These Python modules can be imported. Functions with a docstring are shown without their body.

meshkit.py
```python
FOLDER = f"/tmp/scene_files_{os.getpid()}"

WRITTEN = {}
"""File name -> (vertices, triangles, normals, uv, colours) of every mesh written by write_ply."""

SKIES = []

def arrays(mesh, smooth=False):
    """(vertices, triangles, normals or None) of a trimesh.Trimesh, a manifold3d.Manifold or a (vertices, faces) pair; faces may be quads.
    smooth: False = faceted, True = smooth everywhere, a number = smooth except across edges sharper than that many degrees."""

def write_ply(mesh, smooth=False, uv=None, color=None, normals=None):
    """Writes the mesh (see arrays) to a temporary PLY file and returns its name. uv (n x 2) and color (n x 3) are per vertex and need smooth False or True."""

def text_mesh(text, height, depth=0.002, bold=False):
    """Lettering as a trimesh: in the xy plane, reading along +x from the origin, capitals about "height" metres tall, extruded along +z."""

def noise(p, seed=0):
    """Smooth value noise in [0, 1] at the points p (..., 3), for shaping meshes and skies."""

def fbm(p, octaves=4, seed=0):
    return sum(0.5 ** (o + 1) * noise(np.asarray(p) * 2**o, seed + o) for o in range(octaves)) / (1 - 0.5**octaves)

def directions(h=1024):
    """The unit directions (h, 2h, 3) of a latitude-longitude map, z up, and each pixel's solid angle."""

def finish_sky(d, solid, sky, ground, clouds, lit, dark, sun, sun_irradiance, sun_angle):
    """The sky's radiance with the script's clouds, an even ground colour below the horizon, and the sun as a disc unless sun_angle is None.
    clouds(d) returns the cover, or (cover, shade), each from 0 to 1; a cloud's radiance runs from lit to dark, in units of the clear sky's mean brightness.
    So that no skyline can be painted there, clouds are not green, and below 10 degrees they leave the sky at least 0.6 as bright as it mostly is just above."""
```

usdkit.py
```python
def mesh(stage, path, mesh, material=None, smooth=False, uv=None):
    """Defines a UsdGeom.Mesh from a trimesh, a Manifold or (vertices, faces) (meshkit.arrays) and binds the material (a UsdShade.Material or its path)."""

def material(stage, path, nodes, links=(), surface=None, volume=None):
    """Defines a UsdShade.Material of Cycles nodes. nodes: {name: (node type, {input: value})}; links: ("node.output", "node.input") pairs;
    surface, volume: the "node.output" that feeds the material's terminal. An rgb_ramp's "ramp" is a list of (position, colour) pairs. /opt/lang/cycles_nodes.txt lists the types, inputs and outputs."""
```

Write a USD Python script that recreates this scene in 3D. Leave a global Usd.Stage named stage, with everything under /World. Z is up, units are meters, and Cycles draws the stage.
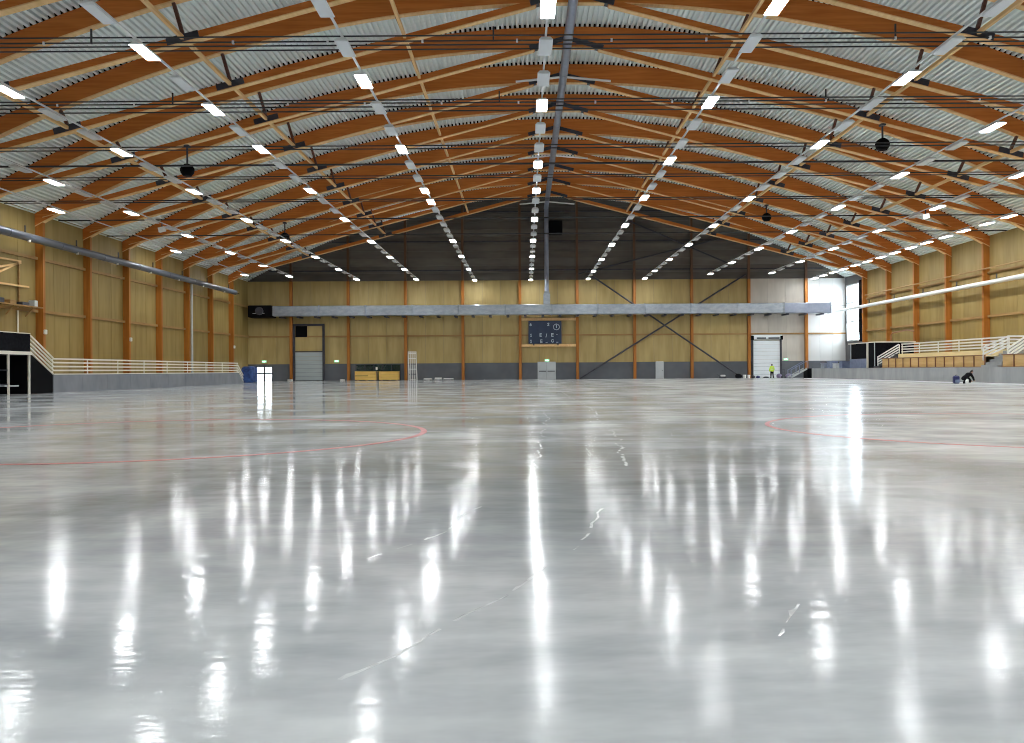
import math
import numpy as np
import trimesh
import manifold3d as m3
from manifold3d import Manifold
import usdkit
import meshkit
from pxr import Usd, UsdGeom, UsdLux, UsdShade, Gf, Sdf

stage = Usd.Stage.CreateInMemory()
UsdGeom.SetStageUpAxis(stage, 'Z')
UsdGeom.SetStageMetersPerUnit(stage, 1.0)
UsdGeom.Xform.Define(stage, '/World')

# ---------------------------------------------------------------- camera, sky, exposure
EYE, FPX = 1.14, 850.0
ROLL = 0.36
cam = UsdGeom.Camera.Define(stage, '/World/camera')
cam.AddTranslateOp().Set((0, 0, EYE))
cam.AddRotateXOp().Set(90.0)
cam.AddRotateZOp().Set(-ROLL)
cam.CreateHorizontalApertureAttr(36.0)
cam.CreateVerticalApertureAttr(36.0 * 743 / 1024)
cam.CreateFocalLengthAttr(FPX / 1024 * 36.0)
cam.CreateHorizontalApertureOffsetAttr(-13.0 / 1024 * 36)
cam.CreateVerticalApertureOffsetAttr(-1.3 / 1024 * 36)
cam.CreateClippingRangeAttr((0.05, 2000.0))
cam.CreateExposureAttr(0.0)
sky = UsdLux.DomeLight.Define(stage, '/World/sky')
sky.CreateIntensityAttr(5.5)
sky.CreateColorAttr(Gf.Vec3f(0.84, 0.92, 1.0))
LAMP = 88.0                        # radiance of a lit lamp's diffuser

# ---------------------------------------------------------------- dimensions (camera at x = 0, y = 0; hall runs along +y)
XL, XR, RIDGE = -34.2, 39.6, 2.7
YB, YF = 104.9, -14.0
HALF = XR - RIDGE
CURVE = 133.0                      # the roof drops by d*d / CURVE at d from the ridge
ZR = 21.35 + EYE                   # underside of the roof deck at the ridge
FRAMES = [98.2 - 6.45 * k for k in range(12)]
LAMP_H = 10.85 + EYE


def zroof(d):
    return ZR - d * d / CURVE


def deep(d):                       # depth of the arched top chord
    return 1.25 - 0.42 * (abs(d) / HALF) ** 1.4


def zlow(d):                       # bottom of the slanted lower chord
    return 20.4 + EYE - 0.263 * abs(d)


def unroll(px, py):
    a = math.radians(ROLL)
    x, y = px - 512, py - 371.5
    return 512 + x * math.cos(a) - y * math.sin(a), 371.5 + x * math.sin(a) + y * math.cos(a)


def at(px, py, y):                 # a measured direction at depth y, in metres
    u, v = unroll(px, py)
    return (u - 525) / FPX * y, EYE + (370.3 - v) / FPX * y


# ---------------------------------------------------------------- helpers
counts, LOC = {}, {}


def numbered(parent, name):
    k = (parent, name)
    counts[k] = counts.get(k, -1) + 1
    return f'{parent}/{name}' + (f'_{counts[k]:03d}' if counts[k] else '')


def tag(prim, label=None, cat=None, group=None, kind=None):
    for k, v in (('label', label), ('category', cat), ('group', group), ('kind', kind)):
        if v:
            prim.SetCustomDataByKey(k, v)
    return prim


def thing(name, label=None, cat=None, loc=(0, 0, 0), group=None, kind=None):
    p = numbered('/World', name)
    x = UsdGeom.Xform.Define(stage, p)
    x.AddTranslateOp().Set(tuple(float(c) for c in loc))
    LOC[p] = np.array(loc, float)
    tag(x.GetPrim(), label, cat, group, kind)
    return p


def arr(mesh):
    v, f, _ = meshkit.arrays(mesh)
    return np.array(v), np.array(f)


class MB:
    """Collects shapes, in world coordinates, for one mesh."""

    def __init__(self):
        self.v, self.f, self.n = [], [], 0

    def add(self, mesh):
        v, f = arr(mesh)
        self.v.append(v)
        self.f.append(f + self.n)
        self.n += len(v)
        return self

    def box(self, x0, x1, y0, y1, z0, z1, bevel=0.0):
        if bevel:
            b = bevel
            pts = [(x, y, z) for x in (x0, x1) for y in (y0 + b, y1 - b) for z in (z0 + b, z1 - b)]
            pts += [(x, y, z) for x in (x0 + b, x1 - b) for y in (y0, y1) for z in (z0 + b, z1 - b)]
            pts += [(x, y, z) for x in (x0 + b, x1 - b) for y in (y0 + b, y1 - b) for z in (z0, z1)]
            return self.add(trimesh.convex.convex_hull(np.array(pts)))
        m = trimesh.creation.box([x1 - x0, y1 - y0, z1 - z0])
        m.apply_translation([(x0 + x1) / 2, (y0 + y1) / 2, (z0 + z1) / 2])
        return self.add(m)

    def bar(self, p, q, w, h, up=(0, 0, 1)):
        p, q = np.array(p, float), np.array(q, float)
        t = q - p
        L = np.linalg.norm(t)
        t /= L
        s = np.cross(t, up)
        s /= np.linalg.norm(s)
        u = np.cross(s, t)
        m = trimesh.creation.box([w, L, h])
        T = np.eye(4)
        T[:3, 0], T[:3, 1], T[:3, 2], T[:3, 3] = s, t, u, (p + q) / 2
        m.apply_transform(T)
        return self.add(m)

    def tube(self, pts, r, sides=8, closed=True):
        p = np.array(pts, float)
        t = np.gradient(p, axis=0)
        t /= np.linalg.norm(t, axis=1, keepdims=True)
        ref = np.array([0, 0, 1.0]) if abs(t[:, 2]).max() < 0.95 else np.array([1.0, 0.05, 0])
        a = np.cross(t, ref)
        a /= np.linalg.norm(a, axis=1, keepdims=True)
        b = np.cross(a, t)
        g = np.arange(sides) * 2 * np.pi / sides
        v = (p[:, None] + r * (np.cos(g)[None, :, None] * a[:, None] + np.sin(g)[None, :, None] * b[:, None])).reshape(-1, 3)
        f = []
        for i in range(len(p) - 1):
            for j in range(sides):
                k = (j + 1) % sides
                f += [[i * sides + j, i * sides + k, (i + 1) * sides + k], [i * sides + j, (i + 1) * sides + k, (i + 1) * sides + j]]
        e = (len(p) - 1) * sides
        for j in range(1, sides - 1):
            f += [[0, j + 1, j], [e, e + j, e + j + 1]]
        return self.add((v, np.array(f)))

    def prism(self, poly, y0, y1):
        """A polygon in x-z (convex or a strip given as two equal runs) pushed along y."""
        from shapely.geometry import Polygon
        m = trimesh.creation.extrude_polygon(Polygon(poly), y1 - y0, engine='earcut')
        v = np.array(m.vertices)
        w = np.stack([v[:, 0], y1 - v[:, 2], v[:, 1]], 1)
        return self.add((w, np.array(m.faces)))

    def prism_x(self, poly, x0, x1):
        """A polygon in y-z pushed along x."""
        from shapely.geometry import Polygon
        m = trimesh.creation.extrude_polygon(Polygon(poly), x1 - x0, engine='earcut')
        v = np.array(m.vertices)
        return self.add((np.stack([x0 + v[:, 2], v[:, 0], v[:, 1]], 1), np.array(m.faces)))

    def get(self):
        return np.vstack(self.v), np.vstack(self.f)


def part(name, mesh, mat, parent, label=None, smooth=False):
    """One mesh under a thing (or under a part); world coordinates are moved into the thing's own."""
    p = numbered(parent, name)
    v, f = arr(mesh.get() if isinstance(mesh, MB) else mesh)
    top = '/'.join(parent.split('/')[:3])
    m = usdkit.mesh(stage, p, (v - LOC.get(top, 0), f), M[mat], smooth=smooth)
    tag(m.GetPrim(), label)
    return p


def single(name, mesh, mat, label, cat, group=None, kind=None, smooth=False):
    p = numbered('/World', name)
    m = usdkit.mesh(stage, p, mesh.get() if isinstance(mesh, MB) else mesh, M[mat], smooth=smooth)
    tag(m.GetPrim(), label, cat, group, kind)
    return p


def copy_of(src, name, label, cat, loc, group=None):
    p = numbered('/World', name)
    x = UsdGeom.Xform.Define(stage, p)
    x.GetPrim().GetReferences().AddInternalReference(src)
    x.GetPrim().SetInstanceable(True)
    x.ClearXformOpOrder()
    x.AddTranslateOp().Set(tuple(float(c) for c in loc))
    tag(x.GetPrim(), label, cat, group)
    return p


ORD = ['first', 'second', 'third', 'fourth', 'fifth', 'sixth', 'seventh', 'eighth', 'ninth', 'tenth', 'eleventh', 'twelfth', 'thirteenth',
       'fourteenth', 'fifteenth', 'sixteenth', 'seventeenth', 'eighteenth', 'nineteenth', 'twentieth']
ORD += ['twenty-' + o for o in ORD[:9]]

# ---------------------------------------------------------------- materials
M = {}


def material(name, c1, c2=None, rough=0.5, scale=(1, 1, 1), detail=3.0, spec=0.5, metal=0.0, bump=0.0, vary=0.0, lo=0.35, hi=0.65, nscale=1.0):
    n = {'p': ('principled_bsdf', {'roughness': rough, 'metallic': metal, 'specular_ior_level': spec, 'base_color': c1})}
    links = []
    if c2 is not None:
        n.update({'g': ('geometry', {}), 'm': ('mapping', {'scale': scale}), 't': ('noise_texture', {'scale': nscale, 'detail': detail, 'roughness': 0.6}),
                  'r': ('rgb_ramp', {'ramp': [(0, c1), (lo, c1), (hi, c2), (1, c2)]})})
        links += [('g.position', 'm.vector'), ('m.vector', 't.vector'), ('t.fac', 'r.fac')]
        out = 'r.color'
        if vary:
            n.update({'o': ('object_info', {}), 'mr': ('map_range', {'from_min': 0.0, 'from_max': 1.0, 'to_min': 1 - vary, 'to_max': 1 + vary}),
                      'h': ('hsv', {'hue': 0.5, 'saturation': 1.0, 'fac': 1.0})})
            links += [('o.random', 'mr.value'), ('mr.result', 'h.value'), (out, 'h.color')]
            out = 'h.color'
        links.append((out, 'p.base_color'))
        if bump:
            n['b'] = ('bump', {'strength': bump, 'distance': 0.01})
            links += [('t.fac', 'b.height'), ('b.normal', 'p.normal')]
    M[name] = usdkit.material(stage, f'/World/Looks/{name}', n, links, surface='p.BSDF')


UsdGeom.Scope.Define(stage, '/World/Looks')
material('glulam', (0.50, 0.138, 0.02), (0.62, 0.20, 0.038), 0.55, (0.35, 6, 6), 4, spec=0.3)
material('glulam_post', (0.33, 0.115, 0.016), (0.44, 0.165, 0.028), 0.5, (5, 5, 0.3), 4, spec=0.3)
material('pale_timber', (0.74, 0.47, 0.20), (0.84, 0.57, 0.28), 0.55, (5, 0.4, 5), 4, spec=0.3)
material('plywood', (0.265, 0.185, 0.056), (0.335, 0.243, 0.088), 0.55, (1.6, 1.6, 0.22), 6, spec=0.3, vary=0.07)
material('plywood_gable', (0.37, 0.275, 0.105), (0.46, 0.35, 0.15), 0.55, (1.6, 1.6, 0.22), 6, spec=0.3, vary=0.07)  # lighter copy of the plywood, stronger lamp light put into its colour
material('girt_timber', (0.30, 0.17, 0.06), (0.38, 0.23, 0.09), 0.55, (0.4, 0.4, 4), 3, spec=0.3)
material('bench_wood', (0.62, 0.38, 0.14), (0.74, 0.50, 0.22), 0.5, (0.5, 0.5, 5), 4, spec=0.3, vary=0.06)
material('bench_top', (0.74, 0.60, 0.34), (0.82, 0.69, 0.43), 0.5, (3, 0.3, 3), 3, spec=0.3)
material('crate_wood', (0.70, 0.44, 0.10), (0.80, 0.54, 0.16), 0.55, (0.4, 3, 5), 3, spec=0.3)
material('deck', (0.80, 0.865, 0.85), (0.84, 0.895, 0.88), 0.45, (0.3, 0.05, 0.3), 3)
material('shell', (0.10, 0.10, 0.10))
material('siding', (0.085, 0.075, 0.065), (0.12, 0.108, 0.092), 0.45, (0.3, 0.3, 1.2), 3, vary=0.22)
material('plinth', (0.085, 0.094, 0.108), (0.115, 0.124, 0.138), 0.6, (0.5, 0.5, 0.5), 5)
material('concrete', (0.30, 0.31, 0.32), (0.39, 0.40, 0.40), 0.65, (0.9, 0.9, 0.35), 6, vary=0.05)
material('concrete_cool', (0.19, 0.20, 0.225), (0.25, 0.26, 0.285), 0.65, (0.9, 0.9, 0.5), 6, vary=0.04)
material('steel_dark', (0.026, 0.026, 0.038), (0.045, 0.045, 0.06), 0.45, (2, 2, 2))
material('steel_strut', (0.10, 0.035, 0.02), (0.14, 0.05, 0.03), 0.5, (2, 2, 2))
material('cable', (0.015, 0.017, 0.022))
material('white_paint', (0.80, 0.80, 0.77), rough=0.4)
material('cream_paint', (0.82, 0.77, 0.66), rough=0.4)
material('white_door', (0.74, 0.79, 0.81), (0.80, 0.84, 0.86), 0.4, (0.4, 0.4, 3), 2)
material('shutter_grey', (0.37, 0.42, 0.425), (0.42, 0.47, 0.475), 0.45, (0.4, 0.4, 3), 2)
material('grey_door', (0.46, 0.49, 0.50), (0.52, 0.55, 0.56), 0.45, (1, 1, 1))
material('lamp_housing', (0.72, 0.74, 0.75), rough=0.4)
material('lamp_off', (0.66, 0.69, 0.71), rough=0.25)
material('galvanised', (0.27, 0.31, 0.35), (0.37, 0.41, 0.46), 0.32, (1.5, 1.5, 3), 5, metal=0.55, bump=0.6)
material('duct_blue', (0.27, 0.31, 0.40), (0.34, 0.38, 0.47), 0.38, (1, 1, 1), 3, metal=0.5)
material('pipe_left', (0.08, 0.095, 0.125), (0.12, 0.135, 0.165), 0.35, (1, 0.2, 1), 3, metal=0.4)
material('pipe_right', (0.74, 0.76, 0.77), (0.80, 0.82, 0.83), 0.35, (1, 0.2, 1), 3)
material('black', (0.003, 0.003, 0.004), rough=0.7, spec=0.08)
material('black_cloth', (0.005, 0.005, 0.007), (0.010, 0.010, 0.013), 0.85, (6, 6, 6), spec=0.08)
material('red_line', (0.42, 0.06, 0.07), (0.52, 0.12, 0.13), 0.3, (3, 3, 3), 4)
material('ice_edge', (0.82, 0.84, 0.86), (0.90, 0.91, 0.92), 0.35, (1, 1, 1), 4)
material('ridge_ice', (0.62, 0.64, 0.65), (0.78, 0.80, 0.80), 0.15, (6, 6, 6), 4)
material('board_navy', (0.008, 0.022, 0.06), (0.012, 0.030, 0.075), 0.3, (2, 2, 2))
material('board_mark', (0.50, 0.60, 0.68), rough=0.5)
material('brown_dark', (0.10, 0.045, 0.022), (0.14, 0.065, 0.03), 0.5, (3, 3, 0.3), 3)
material('brown_frame', (0.25, 0.11, 0.05), rough=0.5)
material('blue_tarp', (0.010, 0.03, 0.13), (0.04, 0.11, 0.36), 0.35, (4, 4, 4), 3)
material('blue_grey', (0.16, 0.20, 0.32), (0.22, 0.27, 0.40), 0.5, (2, 2, 2))
material('purple_bag', (0.20, 0.16, 0.27), (0.30, 0.26, 0.38), 0.6, (4, 4, 4))
material('navy_bag', (0.015, 0.018, 0.09), (0.03, 0.035, 0.14), 0.6, (5, 5, 5))
material('skin', (0.55, 0.33, 0.24), rough=0.5)
material('hair', (0.03, 0.02, 0.015), rough=0.6)
material('hi_vis', (0.55, 0.78, 0.03), (0.62, 0.85, 0.05), 0.6, (5, 5, 5))
material('reflective', (0.7, 0.72, 0.72), rough=0.3)
material('ground_outside', (0.42, 0.42, 0.41), rough=0.8)
material('pale_board', (0.43, 0.39, 0.335), (0.49, 0.45, 0.39), 0.5, (1.6, 1.6, 0.3), 5, vary=0.05)  # plywood bay near the window, daylight wash painted into its colour
material('corner_white', (0.62, 0.62, 0.60), rough=0.5)
M['lamp_lit'] = usdkit.material(stage, '/World/Looks/lamp_lit', {'e': ('emission', {'color': (0.95, 0.985, 1.0), 'strength': LAMP})}, [], surface='e.emission')
M['exit_green'] = usdkit.material(stage, '/World/Looks/exit_green', {'e': ('emission', {'color': (0.16, 1.0, 0.45), 'strength': 1.1})}, [], surface='e.emission')
M['exit_white'] = usdkit.material(stage, '/World/Looks/exit_white', {'e': ('emission', {'color': (0.9, 1.0, 0.9), 'strength': 2.2})}, [], surface='e.emission')
M['glass'] = usdkit.material(stage, '/World/Looks/glass', {'t': ('transparent_bsdf', {'color': (0.96, 0.98, 0.98)}), 'g': ('glossy_bsdf', {'color': (1, 1, 1), 'roughness': 0.02}),
                             'x': ('mix_closure', {'fac': 0.07})}, [('t.BSDF', 'x.closure1'), ('g.BSDF', 'x.closure2')], surface='x.closure')
M['green_glass'] = usdkit.material(stage, '/World/Looks/green_glass', {'t': ('transparent_bsdf', {'color': (0.42, 0.56, 0.52)}), 'g': ('glossy_bsdf', {'color': (1, 1, 1), 'roughness': 0.05}),
                                   'x': ('mix_closure', {'fac': 0.07})}, [('t.BSDF', 'x.closure1'), ('g.BSDF', 'x.closure2')], surface='x.closure')
# the wet, worn ice floor: cloudy greys, long machine strips, patchy gloss, slight ripples
M['ice'] = usdkit.material(stage, '/World/Looks/ice', {
    'g': ('geometry', {}),
    'm1': ('mapping', {'scale': (0.20, 0.28, 1)}), 'n1': ('noise_texture', {'scale': 1.0, 'detail': 6.0, 'roughness': 0.62, 'distortion': 0.6}),
    'm2': ('mapping', {'scale': (0.9, 0.022, 1)}), 'n2': ('noise_texture', {'scale': 1.0, 'detail': 4.0, 'roughness': 0.55}),
    'm3': ('mapping', {'scale': (1.1, 3.4, 1)}), 'n3': ('noise_texture', {'scale': 1.0, 'detail': 5.0, 'roughness': 0.6}),
    'r1': ('rgb_ramp', {'ramp': [(0.0, (0.34, 0.365, 0.38)), (0.36, (0.43, 0.455, 0.47)), (0.60, (0.71, 0.725, 0.73)), (1.0, (0.80, 0.80, 0.80))]}),
    'r2': ('rgb_ramp', {'ramp': [(0.0, (0.78, 0.79, 0.80)), (0.42, (0.90, 0.91, 0.91)), (0.60, (1.06, 1.06, 1.06)), (1.0, (1.12, 1.12, 1.12))]}),
    'r3': ('rgb_ramp', {'ramp': [(0.0, (0.76, 0.77, 0.79)), (0.4, (0.90, 0.90, 0.92)), (0.62, (1.05, 1.05, 1.05)), (1.0, (1.08, 1.08, 1.08))]}),
    'x1': ('mix', {'mix_type': 'multiply', 'fac': 1.0}), 'x2': ('mix', {'mix_type': 'multiply', 'fac': 1.0}),
    'm4': ('mapping', {'scale': (0.35, 0.45, 1)}), 'n4': ('noise_texture', {'scale': 1.0, 'detail': 4.0, 'roughness': 0.6}),
    'mr': ('map_range', {'from_min': 0.35, 'from_max': 0.68, 'to_min': 0.04, 'to_max': 0.17, 'clamp': True}),
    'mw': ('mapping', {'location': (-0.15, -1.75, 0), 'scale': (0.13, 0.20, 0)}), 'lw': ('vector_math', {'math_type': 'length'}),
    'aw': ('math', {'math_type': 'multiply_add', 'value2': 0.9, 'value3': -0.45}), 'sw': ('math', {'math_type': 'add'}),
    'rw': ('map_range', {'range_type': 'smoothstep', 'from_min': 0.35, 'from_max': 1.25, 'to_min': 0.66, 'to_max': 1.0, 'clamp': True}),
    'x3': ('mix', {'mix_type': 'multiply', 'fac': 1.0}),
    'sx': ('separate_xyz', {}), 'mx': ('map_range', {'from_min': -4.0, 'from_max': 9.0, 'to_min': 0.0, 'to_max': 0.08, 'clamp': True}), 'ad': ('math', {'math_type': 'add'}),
    'm5': ('mapping', {'scale': (1.0, 2.2, 1)}), 'n5': ('noise_texture', {'scale': 2.2, 'detail': 4.5, 'roughness': 0.6}),
    'b': ('bump', {'strength': 0.14, 'distance': 0.02}),
    'p': ('principled_bsdf', {'ior': 1.24, 'specular_ior_level': 0.34}),
}, [('g.position', 'm1.vector'), ('m1.vector', 'n1.vector'), ('n1.fac', 'r1.fac'), ('g.position', 'm2.vector'), ('m2.vector', 'n2.vector'), ('n2.fac', 'r2.fac'),
    ('g.position', 'm3.vector'), ('m3.vector', 'n3.vector'), ('n3.fac', 'r3.fac'), ('r1.color', 'x1.color1'), ('r2.color', 'x1.color2'), ('x1.color', 'x2.color1'), ('r3.color', 'x2.color2'),
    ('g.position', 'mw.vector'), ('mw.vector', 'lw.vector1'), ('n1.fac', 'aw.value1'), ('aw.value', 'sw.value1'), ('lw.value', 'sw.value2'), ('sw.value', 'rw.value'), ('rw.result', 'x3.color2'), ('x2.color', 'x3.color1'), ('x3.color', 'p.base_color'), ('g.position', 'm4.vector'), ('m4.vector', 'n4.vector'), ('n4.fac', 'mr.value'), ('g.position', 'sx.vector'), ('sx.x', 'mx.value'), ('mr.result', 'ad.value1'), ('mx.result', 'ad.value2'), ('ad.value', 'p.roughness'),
    ('g.position', 'm5.vector'), ('m5.vector', 'n5.vector'), ('n5.fac', 'b.height'), ('b.normal', 'p.normal')], surface='p.BSDF')

# ---------------------------------------------------------------- floor
fl = thing('floor', 'grey wet ice floor with red circle lines and long machine strips', None, kind='structure')
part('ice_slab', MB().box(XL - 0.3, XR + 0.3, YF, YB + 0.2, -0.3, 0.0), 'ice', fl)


def ring(cx, cy, r, w, a0=0, a1=360, z0=0.0, z1=0.004, n=120):
    a = np.radians(np.linspace(a0, a1, n))
    pts = []
    for rr, zz in ((r - w / 2, z0), (r + w / 2, z0), (r + w / 2, z1), (r - w / 2, z1)):
        pts.append(np.stack([cx + rr * np.cos(a), cy + rr * np.sin(a), np.full(n, zz)], 1))
    v = np.vstack(pts)
    f = []
    for k in range(4):
        for i in range(n - 1):
            p0, p1, q0, q1 = k * n + i, k * n + i + 1, ((k + 1) % 4) * n + i, ((k + 1) % 4) * n + i + 1
            f += [[p0, q0, q1], [p0, q1, p1]]
    return v, np.array(f)


part('line_marking', ring(-6.75, 15.5, 4.87, 0.11), 'red_line', fl, 'red circle line on the left of the ice')
part('line_marking', ring(9.75, 16.2, 4.95, 0.09), 'red_line', fl, 'red circle line on the right of the ice')


def seam(pts, w, h, seed):
    """A thin broken ridge of refrozen ice along a line on the floor."""
    rng = np.random.default_rng(seed)
    mb = MB()
    p = np.array(pts, float)
    seg = np.linalg.norm(np.diff(p, axis=0), axis=1)
    s = np.concatenate([[0], np.cumsum(seg)])
    u = np.arange(0, s[-1], 0.12)
    q = np.stack([np.interp(u, s, p[:, 0]), np.interp(u, s, p[:, 1])], 1)
    q += (meshkit.fbm(np.stack([u * 1.3, u * 0, u * 0 + seed], 1))[:, None] - 0.5) * [0.25, 0.25]
    for a, b in zip(q[:-1], q[1:]):
        if rng.random() < 0.4:
            continue
        ww, hh = w * rng.uniform(0.5, 1.2), h * rng.uniform(0.4, 1.1)
        t = (b - a) / np.linalg.norm(b - a)
        nrm = np.array([-t[1], t[0]]) * ww / 2
        c = (a + b) / 2 + rng.normal(0, 0.01, 2)
        v = np.array([[*(a + nrm), 0], [*(a - nrm), 0], [*(b - nrm), 0], [*(b + nrm), 0], [*c, hh]])
        mb.add((v, np.array([[0, 1, 4], [1, 2, 4], [2, 3, 4], [3, 0, 4], [0, 3, 2], [0, 2, 1]])))
    return mb


def floor_at(px, py):
    u, v = unroll(px, py)
    y = EYE * FPX / (v - 370.3)
    return (u - 525) / FPX * y, y


part('ice_seam', seam([floor_at(338, 680), floor_at(400, 655), floor_at(470, 612), floor_at(520, 588), floor_at(556, 560)], 0.018, 0.006, 1), 'ridge_ice', fl)
part('ice_seam', seam([floor_at(556, 560), floor_at(590, 530), floor_at(612, 505)], 0.018, 0.006, 2), 'ridge_ice', fl)
part('ice_seam', seam([floor_at(536, 470), floor_at(540, 440), floor_at(545, 425), floor_at(547, 410)], 0.03, 0.006, 3), 'ridge_ice', fl)
part('ice_seam', seam([floor_at(770, 640), floor_at(786, 618), floor_at(800, 600)], 0.012, 0.004, 4), 'ridge_ice', fl)
part('ice_seam', seam([floor_at(380, 556), floor_at(430, 536), floor_at(480, 505)], 0.014, 0.004, 5), 'ridge_ice', fl)
part('ice_seam', seam([floor_at(562, 392), floor_at(590, 408), floor_at(618, 440), floor_at(630, 468)], 0.045, 0.006, 6), 'ridge_ice', fl)
part('edge_strip', MB().box(31.5, 32.4, 40, 96, 0.0, 0.05), 'ice_edge', fl, 'white ice strip at the foot of the right parapet')

# ---------------------------------------------------------------- roof deck: one corrugated sheet on the roof's arc, ribs running along the hall
PITCH = 0.31
dd = np.linspace(0, HALF + 0.7, 400)
ss = np.concatenate([[0], np.cumsum(np.hypot(np.diff(dd), np.diff(dd ** 2 / CURVE)))])
nr = 2 * int(ss[-1] / PITCH)
prof = []
for i in range(nr + 1):
    s0 = (i - nr / 2) * PITCH
    for ds, hh in ((0, 0), (0.14, 0), (0.16, 0.2), (0.29, 0.2)):
        prof.append((s0 + ds, hh))
prof = np.array(prof)


def deck_point(sv, h):
    d = np.sign(sv) * np.interp(np.abs(sv), ss, dd)
    k = 2 * d / CURVE
    q = np.sqrt(1 + k * k)
    return RIDGE + d + h * k / q, ZR - d * d / CURVE + h / q


rx, rz = deck_point(prof[:, 0], prof[:, 1])
ox, oz = deck_point(prof[:, 0], 0.5)
n = len(prof)
v = np.vstack([np.stack([rx, np.full(n, y), rz], 1) for y in (YF, YB + 0.5)] + [np.stack([ox, np.full(n, y), oz], 1) for y in (YF, YB + 0.5)])
f = []
for i in range(n - 1):
    f += [[i, n + i, n + i + 1], [i, n + i + 1, i + 1]]
    f += [[2 * n + i, 2 * n + i + 1, 3 * n + i + 1], [2 * n + i, 3 * n + i + 1, 3 * n + i]]
    f += [[i, i + 1, 2 * n + i + 1], [i, 2 * n + i + 1, 2 * n + i], [n + i, 3 * n + i, 3 * n + i + 1], [n + i, 3 * n + i + 1, n + i + 1]]
ce = thing('ceiling', 'grey corrugated steel roof deck curving over the hall', None, kind='structure')
part('corrugated_deck', (v, np.array(f)), 'deck', ce)

# ---------------------------------------------------------------- side walls
POSTS = [98.2 - 6.45 * k for k in range(17)]
ZPOST = zroof(HALF) - 0.9


def side_wall(name, x, sgn, label):
    """sgn +1: the room lies on the +x side of the wall."""
    w = thing(name, label, None, kind='structure')
    ys = [YB] + POSTS
    hole = sgn < 0
    if hole:    # the right wall is open at the glazed last bay
        mb = MB()
        mb.box(x, x + 0.3, YF, 100.3, -0.3, ZPOST + 2.5).box(x, x + 0.3, 104.5, YB + 0.5, -0.3, ZPOST + 2.5)
        mb.box(x, x + 0.3, 100.3, 104.5, -0.3, 4.4).box(x, x + 0.3, 100.3, 104.5, 11.3, ZPOST + 2.5)
    else:
        mb = MB().box(x - 0.3, x, YF, YB + 0.5, -0.3, ZPOST + 2.5)
    part('wall_core', mb, 'shell', w)
    for i in range(10):
        ya, yb = ys[i + 1] + 0.13, ys[i] - (0.13 if i else 0)
        for k, (za, zb) in enumerate(((0.0, 5.38), (5.58, 9.05), (9.25, ZPOST + 1.6))):
            for c in range(3):
                y0, y1 = ya + (yb - ya) * c / 3 + 0.012, ya + (yb - ya) * (c + 1) / 3 - 0.012
                if hole and i == 0 and y1 > 100.3:
                    continue
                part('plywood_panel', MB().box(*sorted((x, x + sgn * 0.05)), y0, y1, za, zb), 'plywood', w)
        for z in (5.38, 9.05):
            if not (hole and i == 0):
                part('girt', MB().box(*sorted((x, x + sgn * 0.24)), ya, yb, z, z + 0.2), 'girt_timber', w)
    return w


wl = side_wall('wall_left', XL, 1, 'left plywood wall between orange glulam posts')
wr = side_wall('wall_right', XR, -1, 'right plywood wall between orange glulam posts')
for x, sgn, side in ((XL, 1, 'left'), (XR, -1, 'right')):
    for i, y in enumerate(POSTS[:10]):
        mb = MB().box(*sorted((x, x + sgn * 0.58)), y - 0.14, y + 0.14, 0, zroof(HALF - 0.6) - deep(HALF) - 0.06)
        single('glulam_post', mb, 'glulam_post', f'{ORD[i]} orange glulam wall post from the far corner on the {side} wall', 'post', f'posts of the {side} wall')

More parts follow.
